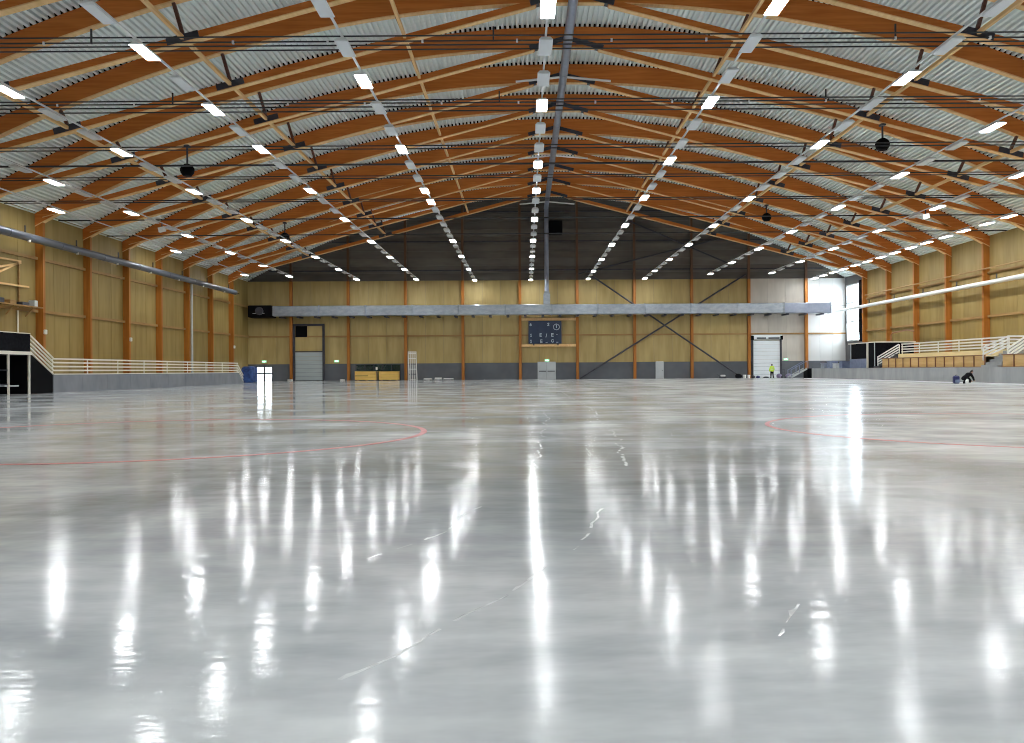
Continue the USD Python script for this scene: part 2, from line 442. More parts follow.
# ---------------------------------------------------------------- far wall
bw = thing('wall_back', 'far gable wall, plywood above a dark plinth, dark sheets up in the gable', None, kind='structure')
edge = [(RIDGE + d, zroof(abs(d)) + 0.14) for d in np.linspace(-HALF - 0.3, HALF + 0.3, 61)]
DL = (at(255.6, 371, 104.7)[0], at(272, 371, 104.7)[0])       # glazed door opening, left end
core = [(XL - 0.3, -0.3), (DL[0], -0.3), (DL[0], 1.75), (DL[1], 1.75), (DL[1], -0.3), (XR + 0.3, -0.3)] + edge[::-1]
part('wall_core', MB().prism(core, YB, YB + 0.3), 'shell', bw)
BP = [-28.75 + 7.045 * k for k in range(10)]
xs = [XL] + BP + [XR]
ZSID = 12.25
BIG = {0: (DL[0] - 0.05, DL[1] + 0.05, 1.8)}
for i in range(11):
    a, b = xs[i] + (0.17 if i else 0.02), xs[i + 1] - (0.17 if i < 10 else 0.02)
    if i == 0:
        part('plinth_panel', MB().box(a, DL[0] - 0.03, YB - 0.07, YB, 0, 2.05), 'plinth', bw)
        part('plinth_panel', MB().box(DL[0] - 0.03, DL[1] + 0.03, YB - 0.07, YB, 1.78, 2.05), 'plinth', bw)
        part('plinth_panel', MB().box(DL[1] + 0.03, b, YB - 0.07, YB, 0, 2.05), 'plinth', bw)
    else:
        part('plinth_panel', MB().box(a, b, YB - 0.07, YB, 0, 2.05), 'plinth', bw)
    for za, zb in ((2.07, 5.36), (5.54, 8.85), (8.9, ZSID)):
        for c in range(3):
            x0, x1 = a + (b - a) * c / 3 + 0.012, a + (b - a) * (c + 1) / 3 - 0.012
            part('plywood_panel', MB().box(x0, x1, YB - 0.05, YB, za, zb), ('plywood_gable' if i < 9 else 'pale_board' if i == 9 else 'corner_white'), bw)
    part('girt', MB().box(a, b, YB - 0.2, YB, 5.36, 5.54), 'girt_timber', bw)
z = ZSID
k = 0
while z < ZR - 0.3:
    z1 = min(z + 0.9, ZR - 0.02)
    zm = z1
    d0 = min(HALF, math.sqrt(CURVE * max(0, ZR - z)))
    d1 = min(HALF, math.sqrt(CURVE * max(0, ZR - z1)))
    proud = 0.06 if k % 2 else 0.11
    part('cladding_sheet', MB().prism([(RIDGE - d0, z + 0.015), (RIDGE + d0, z + 0.015), (RIDGE + d1, z1 - 0.015), (RIDGE - d1, z1 - 0.015)], YB - proud, YB), 'siding', bw)
    z = z1
    k += 1
for z in (13.4, 16.95, 20.6):
    d = min(HALF, math.sqrt(CURVE * max(0, ZR - z - 0.2)))
    gx = [RIDGE - d + 0.1] + [x for x in BP if abs(x - RIDGE) < d - 0.5] + [RIDGE + d - 0.1]
    for a, b in zip(gx[:-1], gx[1:]):
        part('girt', MB().box(a + 0.18, b - 0.18, YB - 0.26, YB - 0.1, z, z + 0.16), 'steel_dark', bw)
for i, x in enumerate(BP):
    t = thing('gable_post', f'{ORD[i]} slim orange post from the left on the far gable wall', 'post', (x, YB - 0.28, 0), 'posts of the far gable wall')
    part('post_shaft', MB().box(x - 0.17, x + 0.17, YB - 0.45, YB - 0.115, 0, 12.2), 'glulam_post', t)
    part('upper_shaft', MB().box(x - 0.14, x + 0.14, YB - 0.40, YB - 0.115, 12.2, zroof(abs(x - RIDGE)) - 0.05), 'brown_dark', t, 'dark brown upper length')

# wall behind the camera
part('wall_core', MB().box(XL - 0.3, XR + 0.3, YF - 0.3, YF, -0.3, ZR + 1), 'plywood', thing('wall_front', 'plywood wall behind the camera', None, kind='structure'))
single('outside_ground', MB().box(-150, 150, YB + 0.35, 190, -0.5, -0.05), 'ground_outside', None, None, kind='structure')

# glazed last bay of the right wall
wn = thing('window_1', 'tall bright glazed strip beside the far right corner', None, kind='structure')
X0 = XR
for y0, y1 in ((100.3, 100.45), (102.9, 103.1), (103.65, 103.8), (104.35, 104.5)):
    part('window_frame', MB().box(X0 - 0.05, X0 + 0.15, y0, y1, 4.4, 11.3), 'grey_door', wn)
for z in (4.4, 6.7, 9.0, 11.15):
    part('window_frame', MB().box(X0 - 0.03, X0 + 0.13, 100.45, 104.35, z, z + 0.14), 'grey_door', wn)
for y0, y1 in ((100.45, 102.9), (103.1, 103.65), (103.8, 104.35)):
    for z0, z1 in ((4.54, 6.7), (6.84, 9.0), (9.14, 11.15)):
        part('window_pane', MB().box(X0 + 0.04, X0 + 0.06, y0, y1, z0, z1), 'glass', wn)
cur = MB()
pts = [(X0 - 0.14 - 0.05 * (i % 2), 98.9 + 0.12 * i) for i in range(13)]
poly = [(y, x) for x, y in pts] + [(y, x + 0.06) for x, y in pts[::-1]]
from shapely.geometry import Polygon
cm = trimesh.creation.extrude_polygon(Polygon([(p[1], p[0]) for p in poly]), 7.2, engine='earcut')
cm.apply_translation([0, 0, 4.3])
single('curtain', cm, 'black_cloth', 'narrow black curtain hanging beside the bright corner window', 'curtain')

# glazed doors at the far left
dr = thing('door_1', 'bright glazed double door at the far left', None, kind='structure')
dm = (DL[0] + DL[1]) / 2
for x in (DL[0], dm - 0.12, dm + 0.0, DL[1] - 0.12):
    part('door_frame', MB().box(x, x + 0.12, YB + 0.02, YB + 0.12, 0, 1.75), 'steel_dark', dr)
for z in (0.0, 0.86, 1.68):
    part('door_rail', MB().box(DL[0] + 0.12, DL[1] - 0.12, YB + 0.03, YB + 0.11, z, z + (0.16 if z == 0.86 else 0.07)), 'steel_dark', dr)
for a, b in ((DL[0] + 0.12, dm - 0.12), (dm + 0.12, DL[1] - 0.12)):
    for z0, z1 in ((0.07, 0.86), (1.02, 1.68)):
        part('door_pane', MB().box(a, b, YB + 0.06, YB + 0.08, z0, z1), 'glass', dr)
part('door_handle', MB().bar((dm + 0.14, YB - 0.0, 0.75), (dm + 0.14, YB - 0.0, 1.15), 0.03, 0.03, up=(0, 1, 0)), 'steel_dark', dr)

YW = YB - 0.12
# tall doorway at the left: roller door below, plywood infill above
x0, z1 = at(293.0, 324, YW)
x1, _ = at(324.6, 324, YW)
dr = thing('door_2', 'tall dark framed doorway, grey roller door below a plywood infill', None, kind='structure')
zt, zs = 7.0, 3.55
for a, b in ((x0, x0 + 0.26), (x1 - 0.26, x1)):
    part('door_frame', MB().box(a, b, YW - 0.2, YB - 0.05, 0, zt), 'steel_dark', dr)
part('door_frame', MB().box(x0 + 0.26, x1 - 0.26, YW - 0.2, YB - 0.05, zt - 0.25, zt), 'steel_dark', dr)
part('infill_panel', MB().box(x0 + 0.26, x1 - 0.26, YW - 0.05, YB - 0.05, zs + 0.1, zt - 0.25), 'plywood_gable', dr)
part('lintel', MB().box(x0 + 0.26, x1 - 0.26, YW - 0.12, YB - 0.05, zs - 0.02, zs + 0.1), 'steel_dark', dr)
part('vent_opening', MB().box(x0 + 0.3, x0 + 1.75, YW - 0.1, YW - 0.05, zt - 1.6, zt - 0.25), 'black', dr, 'black square opening in the infill')
for k in range(7):
    za = 0.06 + k * (zs - 0.08) / 7
    part('door_slat', MB().box(x0 + 0.28, x1 - 0.28, YW - 0.08, YB - 0.05, za, za + (zs - 0.08) / 7 - 0.025), 'shutter_grey', dr)
part('door_seal', MB().box(x0 + 0.28, x1 - 0.28, YW - 0.07, YB - 0.05, 0, 0.06), 'black', dr)

# centre double door
x0 = at(538.3, 372, YW)[0]
x1 = at(555.2, 372, YW)[0]
dr = thing('door_3', 'light grey steel double door below the scoreboard', None, kind='structure')
xm = (x0 + x1) / 2
part('door_frame', MB().box(x0 - 0.08, x0, YW - 0.06, YB - 0.04, 0, 2.16), 'grey_door', dr)
part('door_frame', MB().box(x1, x1 + 0.08, YW - 0.06, YB - 0.04, 0, 2.16), 'grey_door', dr)
part('door_frame', MB().box(x0, x1, YW - 0.06, YB - 0.04, 2.08, 2.16), 'grey_door', dr)
for a, b in ((x0, xm - 0.012), (xm + 0.012, x1)):
    lf = part('door_leaf', MB().box(a, b, YW - 0.03, YB - 0.05, 0.02, 2.08), 'grey_door', dr)
    part('push_bar', MB().box(a + 0.08, b - 0.06, YW - 0.12, YW - 0.04, 0.95, 1.05), 'steel_dark', lf)

# small grey door at the right of centre
x0 = at(656.2, 372, YW)[0]
x1 = at(663.2, 372, YW)[0]
dr = thing('door_4', 'small light grey door in the dark plinth', None, kind='structure')
part('door_frame', MB().box(x0 - 0.06, x0, YW - 0.06, YB - 0.04, 0, 2.1), 'grey_door', dr)
part('door_frame', MB().box(x1, x1 + 0.06, YW - 0.06, YB - 0.04, 0, 2.1), 'grey_door', dr)
part('door_frame', MB().box(x0, x1, YW - 0.08, YB - 0.04, 2.04, 2.12), 'white_paint', dr)
lf = part('door_leaf', MB().box(x0, x1, YW - 0.03, YB - 0.05, 0.02, 2.04), 'grey_door', dr)
part('door_handle', MB().box(x1 - 0.16, x1 - 0.04, YW - 0.09, YW - 0.03, 1.0, 1.05), 'steel_dark', lf)

# big white roller door at the right
x0 = at(752.3, 360, YW)[0]
x1 = at(780.6, 360, YW)[0]
zt = 4.75
dr = thing('door_5', 'big white roller door behind the worker in yellow', None, kind='structure')
for a, b in ((x0 - 0.12, x0 + 0.1), (x1 - 0.1, x1 + 0.12)):
    part('guide_rail', MB().box(a, b, YW - 0.16, YB - 0.05, 0, zt), 'steel_dark', dr)
for k in range(10):
    za = k * (zt - 0.15) / 10
    part('door_slat', MB().box(x0 + 0.1, x1 - 0.1, YW - 0.05, YB - 0.05, za + 0.01, za + (zt - 0.15) / 10 - 0.012), 'white_door', dr)
part('roller_box', MB().box(x0 - 0.1, x1 + 0.1, YW - 0.3, YB - 0.05, zt, zt + 0.55), 'white_door', dr)
for a, b in ((x0 - 0.2, x0 + 0.12), (x1 - 0.12, x1 + 0.2)):
    part('motor_cover', MB().box(a, b, YW - 0.36, YB - 0.1, zt - 0.06, zt + 0.42), 'black', dr)
for a, b in ((0.14, 0.46), (0.55, 0.94)):
    part('shaft', MB().box(x0 + (x1 - x0) * a, x0 + (x1 - x0) * b, YW - 0.36, YW - 0.29, zt + 0.06, zt + 0.24), 'steel_dark', dr)

# ---------------------------------------------------------------- roof trusses
JOINTS = (9.15, 18.7, 27.6)


def make_truss(y, label):
    t = thing('roof_truss', label, 'roof truss', (RIDGE, y, zroof(HALF - 0.4) - deep(HALF)), 'timber roof trusses')
    for s in (-1, 1):
        ds = np.linspace(0.0, HALF - 0.02, 30)
        top = [(RIDGE + s * d, zroof(d)) for d in ds]
        bot = [(RIDGE + s * d, zroof(d) - deep(d)) for d in ds]
        poly = top + bot[::-1]
        part('top_chord', MB().prism(poly, y - 0.18, y + 0.18), 'glulam', t)
        low2 = [(RIDGE + s * d, zroof(d) - deep(d) - 0.06) for d in ds]
        part('bottom_board', MB().prism(bot + low2[::-1], y - 0.18, y + 0.18), 'pale_timber', t, 'pale board under the chord')  # pale strip: light from the floor painted onto the chord underside
        if s > 0:
            fm = MB()
            for i in range(nr):
                s0 = (i - nr / 2) * PITCH
                if abs(s0) < ss[-1] - 1.2:
                    q0, q1 = deck_point(np.array([s0 + 0.165, s0 + 0.285]), 0.005), deck_point(np.array([s0 + 0.165, s0 + 0.285]), 0.19)
                    poly8 = [(q0[0][0], q0[1][0]), (q0[0][1], q0[1][1]), (q1[0][1], q1[1][1]), (q1[0][0], q1[1][0])]
                    v8 = np.array([(a, yy, b) for yy in (y - 0.17, y + 0.17) for a, b in poly8])
                    fm.add((v8, np.array([[0, 1, 2], [0, 2, 3], [4, 6, 5], [4, 7, 6], [0, 4, 5], [0, 5, 1], [1, 5, 6], [1, 6, 2], [2, 6, 7], [2, 7, 3], [3, 7, 4], [3, 4, 0]])))
            fp = part('profile_filler', fm, 'black', t, 'small black foam fillers between deck ribs and chord')  # black blocks added to darken the shaded voids above the chord
            stage.GetPrimAtPath(fp).SetCustomDataByKey('kind', 'stuff')
        d0, d1 = 2.0, HALF - 0.6
        part('lower_chord', MB().bar((RIDGE + s * d0, y, zlow(d0) + 0.22), (RIDGE + s * d1, y, zlow(d1) + 0.22), 0.40, 0.32), 'glulam', t)
        part('bottom_board', MB().bar((RIDGE + s * d0, y, zlow(d0) + 0.03), (RIDGE + s * d1, y, zlow(d1) + 0.03), 0.40, 0.05), 'pale_timber', t, 'pale board under the chord')  # lower chord underside, its lit look put into the colour
        part('ridge_tie', MB().bar((RIDGE + s * 0.0, y, zlow(0) + 0.24), (RIDGE + s * 2.3, y, zlow(2.3) + 0.24), 0.44, 0.30), 'steel_dark', t, 'dark steel tie at the ridge')
        for d in JOINTS:
            zc = zlow(d) + 0.25
            part('strut', MB().bar((RIDGE + s * d, y, zc), (RIDGE + s * (d + 0.5), y, zroof(d + 0.5) - deep(d + 0.5)), 0.16, 0.16, up=(0, 1, 0)), 'steel_strut', t)
            if d > 10:
                part('gusset_plate', MB().bar((RIDGE + s * (d - 0.75), y, zlow(d - 0.75) + 0.24), (RIDGE + s * (d + 0.75), y, zlow(d + 0.75) + 0.24), 0.45, 0.34), 'steel_dark', t)
    return t


tr0 = make_truss(FRAMES[0], 'first timber roof truss from the far gable wall')
zt0 = zroof(HALF - 0.4) - deep(HALF)
for i, y in enumerate(FRAMES[1:], 1):
    copy_of(tr0, 'roof_truss', f'{ORD[i]} timber roof truss from the far gable wall', 'roof truss', (RIDGE, y, zt0), 'timber roof trusses')

NM = {-3: 'outermost joint on the left half', -2: 'middle joint on the left half', -1: 'joint nearest the ridge, left half',
      1: 'joint nearest the ridge, right half', 2: 'middle joint on the right half', 3: 'outermost joint on the right half'}
for s in (-1, 1):
    for j, d in enumerate(JOINTS):
        t = thing('longitudinal_timber', f'pale timber rail linking the trusses at the {NM[s * (j + 1)]}', 'timber rail', (RIDGE + s * d, 27, zlow(d) + 0.5), 'rails between trusses')
        for i in range(len(FRAMES) - 1):
            part('rail_piece', MB().box(RIDGE + s * d - 0.08, RIDGE + s * d + 0.08, FRAMES[i + 1] + 0.21, FRAMES[i] - 0.21, zlow(d) + 0.16, zlow(d) + 0.34), 'pale_timber', t)

# ---------------------------------------------------------------- lamps
K = LAMP_H - EYE
ROWS = [
    # x/height ratio, row name, measured 1/height of the lit lamps (1/1000 px), step of the lamps between
    (-2.885, 'lamp row along the left wall', [6.166, 7.22, 8.275, 9.29, 10.309], 1),
    (-2.47, 'second lamp row from the left wall', [4.22, 5.257, 6.289, 7.334, 8.397, 9.45, 10.5], 2),
    (-1.83, 'third lamp row from the left wall', [3.553, 4.55, 5.546, 6.6, 7.67, 8.75, 9.85, 10.9], 2),
    (-1.183, 'fourth lamp row from the left wall', [2.45, 3.129, 3.814, 4.507, 5.537, 6.606, 7.739, 8.80, 9.87, 10.95], 2),
    (-0.551, 'lamp row just left of the ridge', [2.39, 3.457, 4.525, 5.56, 5.937, 6.85, 7.734, 8.776, 9.891, 11.1], 2),
    (0.070, 'ridge lamp row', [2.762, 3.786, 4.874, 5.578, 6.641, 7.723, 8.811, 9.881, 11.086], 2),
    (0.702, 'lamp row just right of the ridge', [2.75, 3.758, 4.80, 5.831, 6.954, 8.019, 9.111, 10.162, 11.007], 2),
    (1.326, 'fourth lamp row from the right wall', [2.43, 3.462, 4.476, 5.888, 6.99, 8.051, 9.146, 10.16, 11.0], 2),
    (1.96, 'third lamp row from the right wall', [3.14, 4.179, 5.211, 6.239, 7.312, 8.349, 9.439, 10.518], 2),
    (2.59, 'second lamp row from the right wall', [4.19, 5.232, 6.264, 7.298, 8.382, 9.388, 10.45], 2),
    (3.228, 'lamp row along the right wall', [6.658, 6.976, 7.348, 7.657, 8.019, 8.346, 8.70, 9.05, 9.40, 9.75, 10.1, 10.45, 10.8, 11.12], 0),
]
UNLIT = {0: {1, 3}, 4: {5}}           # lamps of a row that hang there switched off


def make_lamp(lit, x, y, label, group):
    t = thing('hall_lamp', label, 'ceiling lamp', (x, y, LAMP_H), group)
    mb = MB()
    hw, hl, z = 0.23, 0.74, LAMP_H
    pts = [(x + a * hw, y + b * hl, z + 0.012) for a in (-1, 1) for b in (-1, 1)] + [(x + a * (hw - 0.08), y + b * (hl - 0.08), z + 0.12) for a in (-1, 1) for b in (-1, 1)]
    mb.add(trimesh.convex.convex_hull(np.array(pts)))
    part('lamp_housing', mb, 'lamp_housing', t)
    part('diffuser', MB().box(x - hw + 0.025, x + hw - 0.025, y - hl + 0.025, y + hl - 0.025, z - 0.01, z + 0.012), 'lamp_lit' if lit else 'lamp_off', t)
    part('hanger', MB().box(x - 0.02, x + 0.02, y - 0.3, y - 0.26, z + 0.12, z + 0.2).box(x - 0.02, x + 0.02, y + 0.26, y + 0.3, z + 0.12, z + 0.2), 'lamp_housing', t)
    return t


src = {}


def put_lamp(lit, x, y, label, group):
    if lit not in src:
        src[lit] = make_lamp(lit, x, y, label, group)
    else:
        copy_of(src[lit], 'hall_lamp', label, 'ceiling lamp', (x, y, LAMP_H), group)


rail_y = {}
for ri, (ratio, rn, inv, between) in enumerate(ROWS):
    x = ratio * K
    ys = [K * FPX / 1000 * v for v in inv]
    first = ys[0] - (9.7 if between else (10.0 if ri == 0 else 3.25))
    near = []
    while first > -10 and ri != 0:
        near.append(first)
        first -= 3.25 if ri == 10 else 9.7
    items = [(y, (i not in UNLIT.get(ri, ()))) for i, y in enumerate(ys)]
    for a, b in zip(ys[:-1], ys[1:]):
        m = max(0, round((b - a) / 3.25) - 1)
        if between == 2:
            items += [(a + (b - a) * (q + 1) / (m + 1), False) for q in range(m)]
    if between == 2 and ys[0] > 26:
        items += [(ys[0] - 3.25 * q, False) for q in (1, 2) if ys[0] - 3.25 * q > 24]
    items.sort()
    nl = nu = no = 0
    for y, lit in items:
        vis = -12 < 525 + x / y * FPX < 1036 and K / y * FPX < 376
        if not vis:
            lab = f'{ORD[no]} lamp just outside the picture, {rn}'
            no += 1
        elif lit:
            lab = f'{ORD[nl]} nearest lit lamp of the {rn}'
            nl += 1
        else:
            lab = f'{ORD[nu]} nearest unlit lamp of the {rn}'
            nu += 1
        put_lamp(lit, x, y, lab, f'lamps of the {rn}')
    for q, y in enumerate(near):
        put_lamp(True, x, y, f'{ORD[q]} lit lamp nearer than the picture shows, {rn}', f'lamps of the {rn}')
    y0, y1 = (min(y for y, _ in items) - 8 if between or ri else 40), max(y for y, _ in items) + 0.9
    single('lamp_rail', MB().box(x - 0.035, x + 0.035, y0 if ri != 10 else min(near + [y0]) - 1, y1, LAMP_H + 0.19, LAMP_H + 0.25), 'lamp_housing',
           f'thin pale mounting rail of the {rn}', 'lamp rail', 'lamp mounting rails')

# cables slung across the hall
ZC = LAMP_H + 0.28
CAB = [('nearest bundle of black cables slung across the hall', (28.3, 28.75, 29.1, 29.5), 0.026), ('second nearest bundle of black cables slung across the hall', (35.0, 35.4, 35.9, 36.5), 0.03),
       ('thin pair of black cables in front of the thick one', (42.1, 42.7), 0.03), ('thick black cable crossing the hall, third from the camera', (46.0,), 0.055),
       ('black cable pair just behind the thick cable', (48.6, 49.2), 0.03), ('black cable pair crossing mid hall', (55.2, 55.8), 0.035), ('single dark cable crossing beyond mid hall', (62.3,), 0.05),
       ('single dark cable crossing near the far third', (69.5,), 0.045)]
for lab, ys, r in CAB:
    t = thing('cable_run', lab, 'cable', (RIDGE, ys[0], ZC), 'cables across the hall')
    for y in ys:
        xx = np.linspace(XL + 0.05, XR - 0.05, 47)
        zz = ZC + r + 0.10 * np.abs(np.sin((xx - XL) / 6.8 * np.pi)) * 0 + 0.0 * xx
        part('cable', MB().tube(np.stack([xx, np.full(47, y), zz], 1), r, 6), 'cable', t)
    if len(ys) == 4:
        for x in np.arange(XL + 2, XR - 1, 3.2):
            part('clip', MB().box(x - 0.035, x + 0.035, ys[1] - 0.04, ys[1] + 0.04, ZC - 0.03, ZC + 0.07), 'lamp_housing', t)
        for x in np.arange(XL + 6, XR - 1, 13.6):
            part('dropper', MB().bar((x, ys[1], ZC), (x, ys[1], ZC + 0.5), 0.05, 0.05, up=(0, 1, 0)), 'cable', t)

# small floodlights near the outer rows
for px, y, ratio, lab in ((141, 62.9, -2.47, 'small white floodlight tilted under the roof on the left'), (927, 59.5, 2.59, 'small white floodlight tilted under the roof on the right')):
    x = ratio * K
    t = thing('floodlight', lab, 'floodlight', (x, y, LAMP_H), 'small floodlights')
    part('lamp_head', MB().bar((x - 0.22, y, LAMP_H - 0.32), (x + 0.22, y, LAMP_H - 0.22), 0.28, 0.34), 'white_paint', t)
    part('bracket', MB().box(x - 0.03, x + 0.03, y - 0.03, y + 0.03, LAMP_H - 0.24, LAMP_H + 0.19), 'steel_dark', t)

# hanging loudspeakers
for x, y, zc, lab in ((-21.0, 53.05, 12.62 + EYE, 'black hanging loudspeaker, near left'), (22.4, 53.05, 13.95 + EYE, 'black hanging loudspeaker, near right'),
                      (-22.2, 78.85, 12.5 + EYE, 'black hanging loudspeaker, far left'), (22.5, 78.85, 14.05 + EYE, 'black hanging loudspeaker, far right')):
    t = thing('loudspeaker', lab, 'loudspeaker', (x, y, zc - 0.34), 'hanging loudspeakers')
    prof = np.array([(0.0, -0.40), (0.26, -0.36), (0.40, -0.18), (0.44, 0.04), (0.36, 0.22), (0.18, 0.36), (0.0, 0.38)])
    m = trimesh.creation.revolve(prof, sections=20)
    m.apply_translation([x, y, zc])
    part('speaker_body', m, 'black', t, smooth=40)
    part('hanger_pole', MB().bar((x, y, zc + 0.3), (x, y, zlow(x - RIDGE)), 0.09, 0.09, up=(0, 1, 0)), 'steel_dark', t)
    part('clamp', MB().box(x - 0.14, x + 0.14, y - 0.2, y + 0.2, zlow(x - RIDGE) - 0.12, zlow(x - RIDGE) + 0.0), 'steel_dark', t)

# ---------------------------------------------------------------- air ducts
ZD = 19.75 + EYE
t = thing('ridge_duct', 'round grey air duct hanging below the ridge along the hall', 'air duct', (RIDGE, 40, ZD))
for i in range(13):
    y0, y1 = 27 + 5.9 * i, 27 + 5.9 * (i + 1)
    part('duct_section', MB().tube([(RIDGE, y0 + 0.03, ZD), (RIDGE, y1 - 0.03, ZD)], 0.27, 16), 'duct_blue', t, smooth=40)
    part('duct_collar', MB().tube([(RIDGE, y1 - 0.06, ZD), (RIDGE, y1 + 0.06, ZD)], 0.29, 16), 'duct_blue', t, smooth=40)
part('down_pipe', MB().tube([(RIDGE, YB - 1.5, ZD + 0.27), (RIDGE, YB - 1.5, 10.7)], 0.27, 16), 'duct_blue', t, smooth=40)
hop = []
for s in (0.27, 0.42):
    hop.append(s)
hp = [(RIDGE + a * 0.26, YB - 1.5 + b * 0.26, 10.75) for a in (-1, 1) for b in (-1, 1)] + [(RIDGE + a * 0.4, YB - 1.5 + b * 0.4, 10.3) for a in (-1, 1) for b in (-1, 1)] + \
     [(RIDGE + a * 0.4, YB - 1.5 + b * 0.4, 9.12) for a in (-1, 1) for b in (-1, 1)]
part('hopper', trimesh.convex.convex_hull(np.array(hp)), 'galvanised', t)
for i, y in enumerate((36.3, 57.2, 78.1, 99.5)):
    for s in (-1, 1):
        part('branch_pipe', MB().tube([(RIDGE + s * 0.2, y, ZD - 0.05), (RIDGE + s * 3.2, y, ZD - 0.33)], 0.075, 8), 'white_paint', t)

YD0, YD1 = YB - 2.1, YB - 0.95
zb, zt = 6.73 + EYE, 7.95 + EYE
t = thing('box_duct', 'long silver box duct running across the far gable wall', 'air duct', (RIDGE, YD0, zb))
xa, xb = at(272, 311, YD0)[0], at(831, 309, YD0)[0]
nb = 12
for i in range(nb):
    a, b = xa + (xb - xa) * i / nb, xa + (xb - xa) * (i + 1) / nb
    part('duct_section', MB().box(a + 0.03, b - 0.03, YD0, YD1, zb, zt, 0.05), 'duct_blue' if i == nb - 1 else 'galvanised', t)
    part('duct_flange', MB().box(b - 0.05, b + 0.05, YD0 - 0.05, YD1 + 0.03, zb - 0.05, zt + 0.05), 'galvanised' if i > 1 else 'duct_blue', t)
for i in range(32):
    x = xa + 1 + i * (xb - xa - 2) / 31
    part('duct_bracket', MB().box(x - 0.16, x + 0.16, YD0 - 0.02, YB - 0.05, zb - 0.22, zb - 0.05), 'steel_dark', t)
t = thing('fan_unit', 'black fan unit at the left end of the silver box duct', 'fan unit', (xa - 1.4, YD0, zb))
part('fan_housing', MB().box(xa - 2.9, xa - 0.06, YD0 - 0.1, YB - 0.05, zb - 0.15, zt + 0.1, 0.08), 'black', t)
part('fan_inlet', MB().tube([(xa - 1.5, YD0 - 0.3, (zb + zt) / 2), (xa - 1.5, YD0 - 0.05, (zb + zt) / 2)], 0.48, 18), 'steel_dark', t)
part('grip_rail', MB().box(xa - 2.3, xa - 0.9, YD0 - 0.16, YD0 - 0.1, zb + 0.32, zb + 0.38), 'grey_door', t)

# side wall pipes
t = thing('wall_pipe', 'thick dark blue grey pipe high along the left wall', 'pipe', (XL + 1.0, 70, 10.35))
XPL, ZPL = XL + 1.25, 9.05 + EYE
for i in range(9):
    y0, y1 = 42 + 6.1 * i, 42 + 6.1 * (i + 1)
    part('pipe_section', MB().tube([(XPL, y0 + 0.02, ZPL), (XPL, y1 - 0.02, ZPL)], 0.27, 14), 'pipe_left', t, smooth=40)
    part('nozzle', MB().tube([(XPL + 0.1, y0 + 2.2, ZPL - 0.34), (XPL + 0.1, y0 + 2.2, ZPL - 0.2)], 0.10, 8), 'white_paint', t)
for y in POSTS[:9]:
    part('wall_bracket', MB().bar((XL + 0.5, y + 0.0, ZPL - 0.02), (XPL, y, ZPL - 0.02), 0.12, 0.08), 'steel_dark', t)
    part('wall_bracket', MB().bar((XL + 0.05, y - 3.2, ZPL + 0.55), (XPL, y - 3.2, ZPL + 0.25), 0.07, 0.07).bar((XPL - 0.1, y - 3.2, ZPL + 0.2), (XPL - 0.1, y - 3.2, ZPL + 0.75), 0.07, 0.07, up=(0, 1, 0)), 'steel_dark', t)
t = thing('wall_pipe', 'pale white pipe along the right wall, meeting the silver duct', 'pipe', (XR - 1.0, 70, 8.2))
XPR, ZPR = XR - 0.95, 7.06 + EYE
for i in range(10):
    y0, y1 = 41.5 + 6.2 * i, 41.5 + 6.2 * (i + 1)
    part('pipe_section', MB().tube([(XPR, y0 + 0.02, ZPR), (XPR, y1 - 0.02, ZPR)], 0.19, 14), 'pipe_right', t, smooth=40)
for y in POSTS[:9]:
    part('wall_bracket', MB().bar((XR - 0.5, y, ZPR - 0.02), (XPR, y, ZPR - 0.02), 0.1, 0.07), 'steel_dark', t)
    part('wall_bracket', MB().bar((XR - 0.05, y - 2.6, ZPR + 0.35), (XPR, y - 2.6, ZPR + 0.2), 0.07, 0.07).bar((XPR + 0.12, y - 2.6, ZPR + 0.1), (XPR + 0.12, y - 2.6, ZPR + 0.62), 0.08, 0.08, up=(0, 1, 0)), 'steel_dark', t)
part('duct_elbow', MB().tube([(XPR, 103.4, ZPR), (XPR - 0.1, 103.8, ZPR), (XPR - 0.7, 104.0, ZPR)], 0.19, 12), 'pipe_right', t, smooth=40)
single('conduit', MB().tube([(XR - 0.72, 40, 9.45), (XR - 0.72, 97, 9.45)], 0.06, 8), 'girt_timber', 'thin brown conduit along the right wall above the white pipe', 'conduit')
single('downpipe', MB().tube([(XL + 0.72, 85.5, 0.0), (XL + 0.72, 85.5, ZPL - 0.2)], 0.11, 10), 'grey_door', 'pale vertical downpipe against a post of the left wall', 'downpipe', smooth=40)

# ---------------------------------------------------------------- far wall fittings
YX = YB - 0.58


def brace(pa, pb, lab, r=0.10, yy=YX):
    (x0, z0), (x1, z1) = at(*pa, yy), at(*pb, yy)
    single('steel_brace', MB().tube([(x0, yy, max(z0, 0.05)), (x1, yy, z1)], r, 8), 'steel_dark', lab, 'brace', 'diagonal braces of the far wall')


brace((580, 378.5), (746, 274), 'long dark brace rising to the right across the far wall plywood')
brace((589, 274), (741, 377), 'long dark brace falling to the right across the far wall plywood', yy=YX - 0.23)
brace((578, 274), (718, 239), 'dark brace rising to the right up in the gable')
brace((622, 218), (730, 264), 'dark brace falling to the right up in the gable', yy=YX - 0.23)

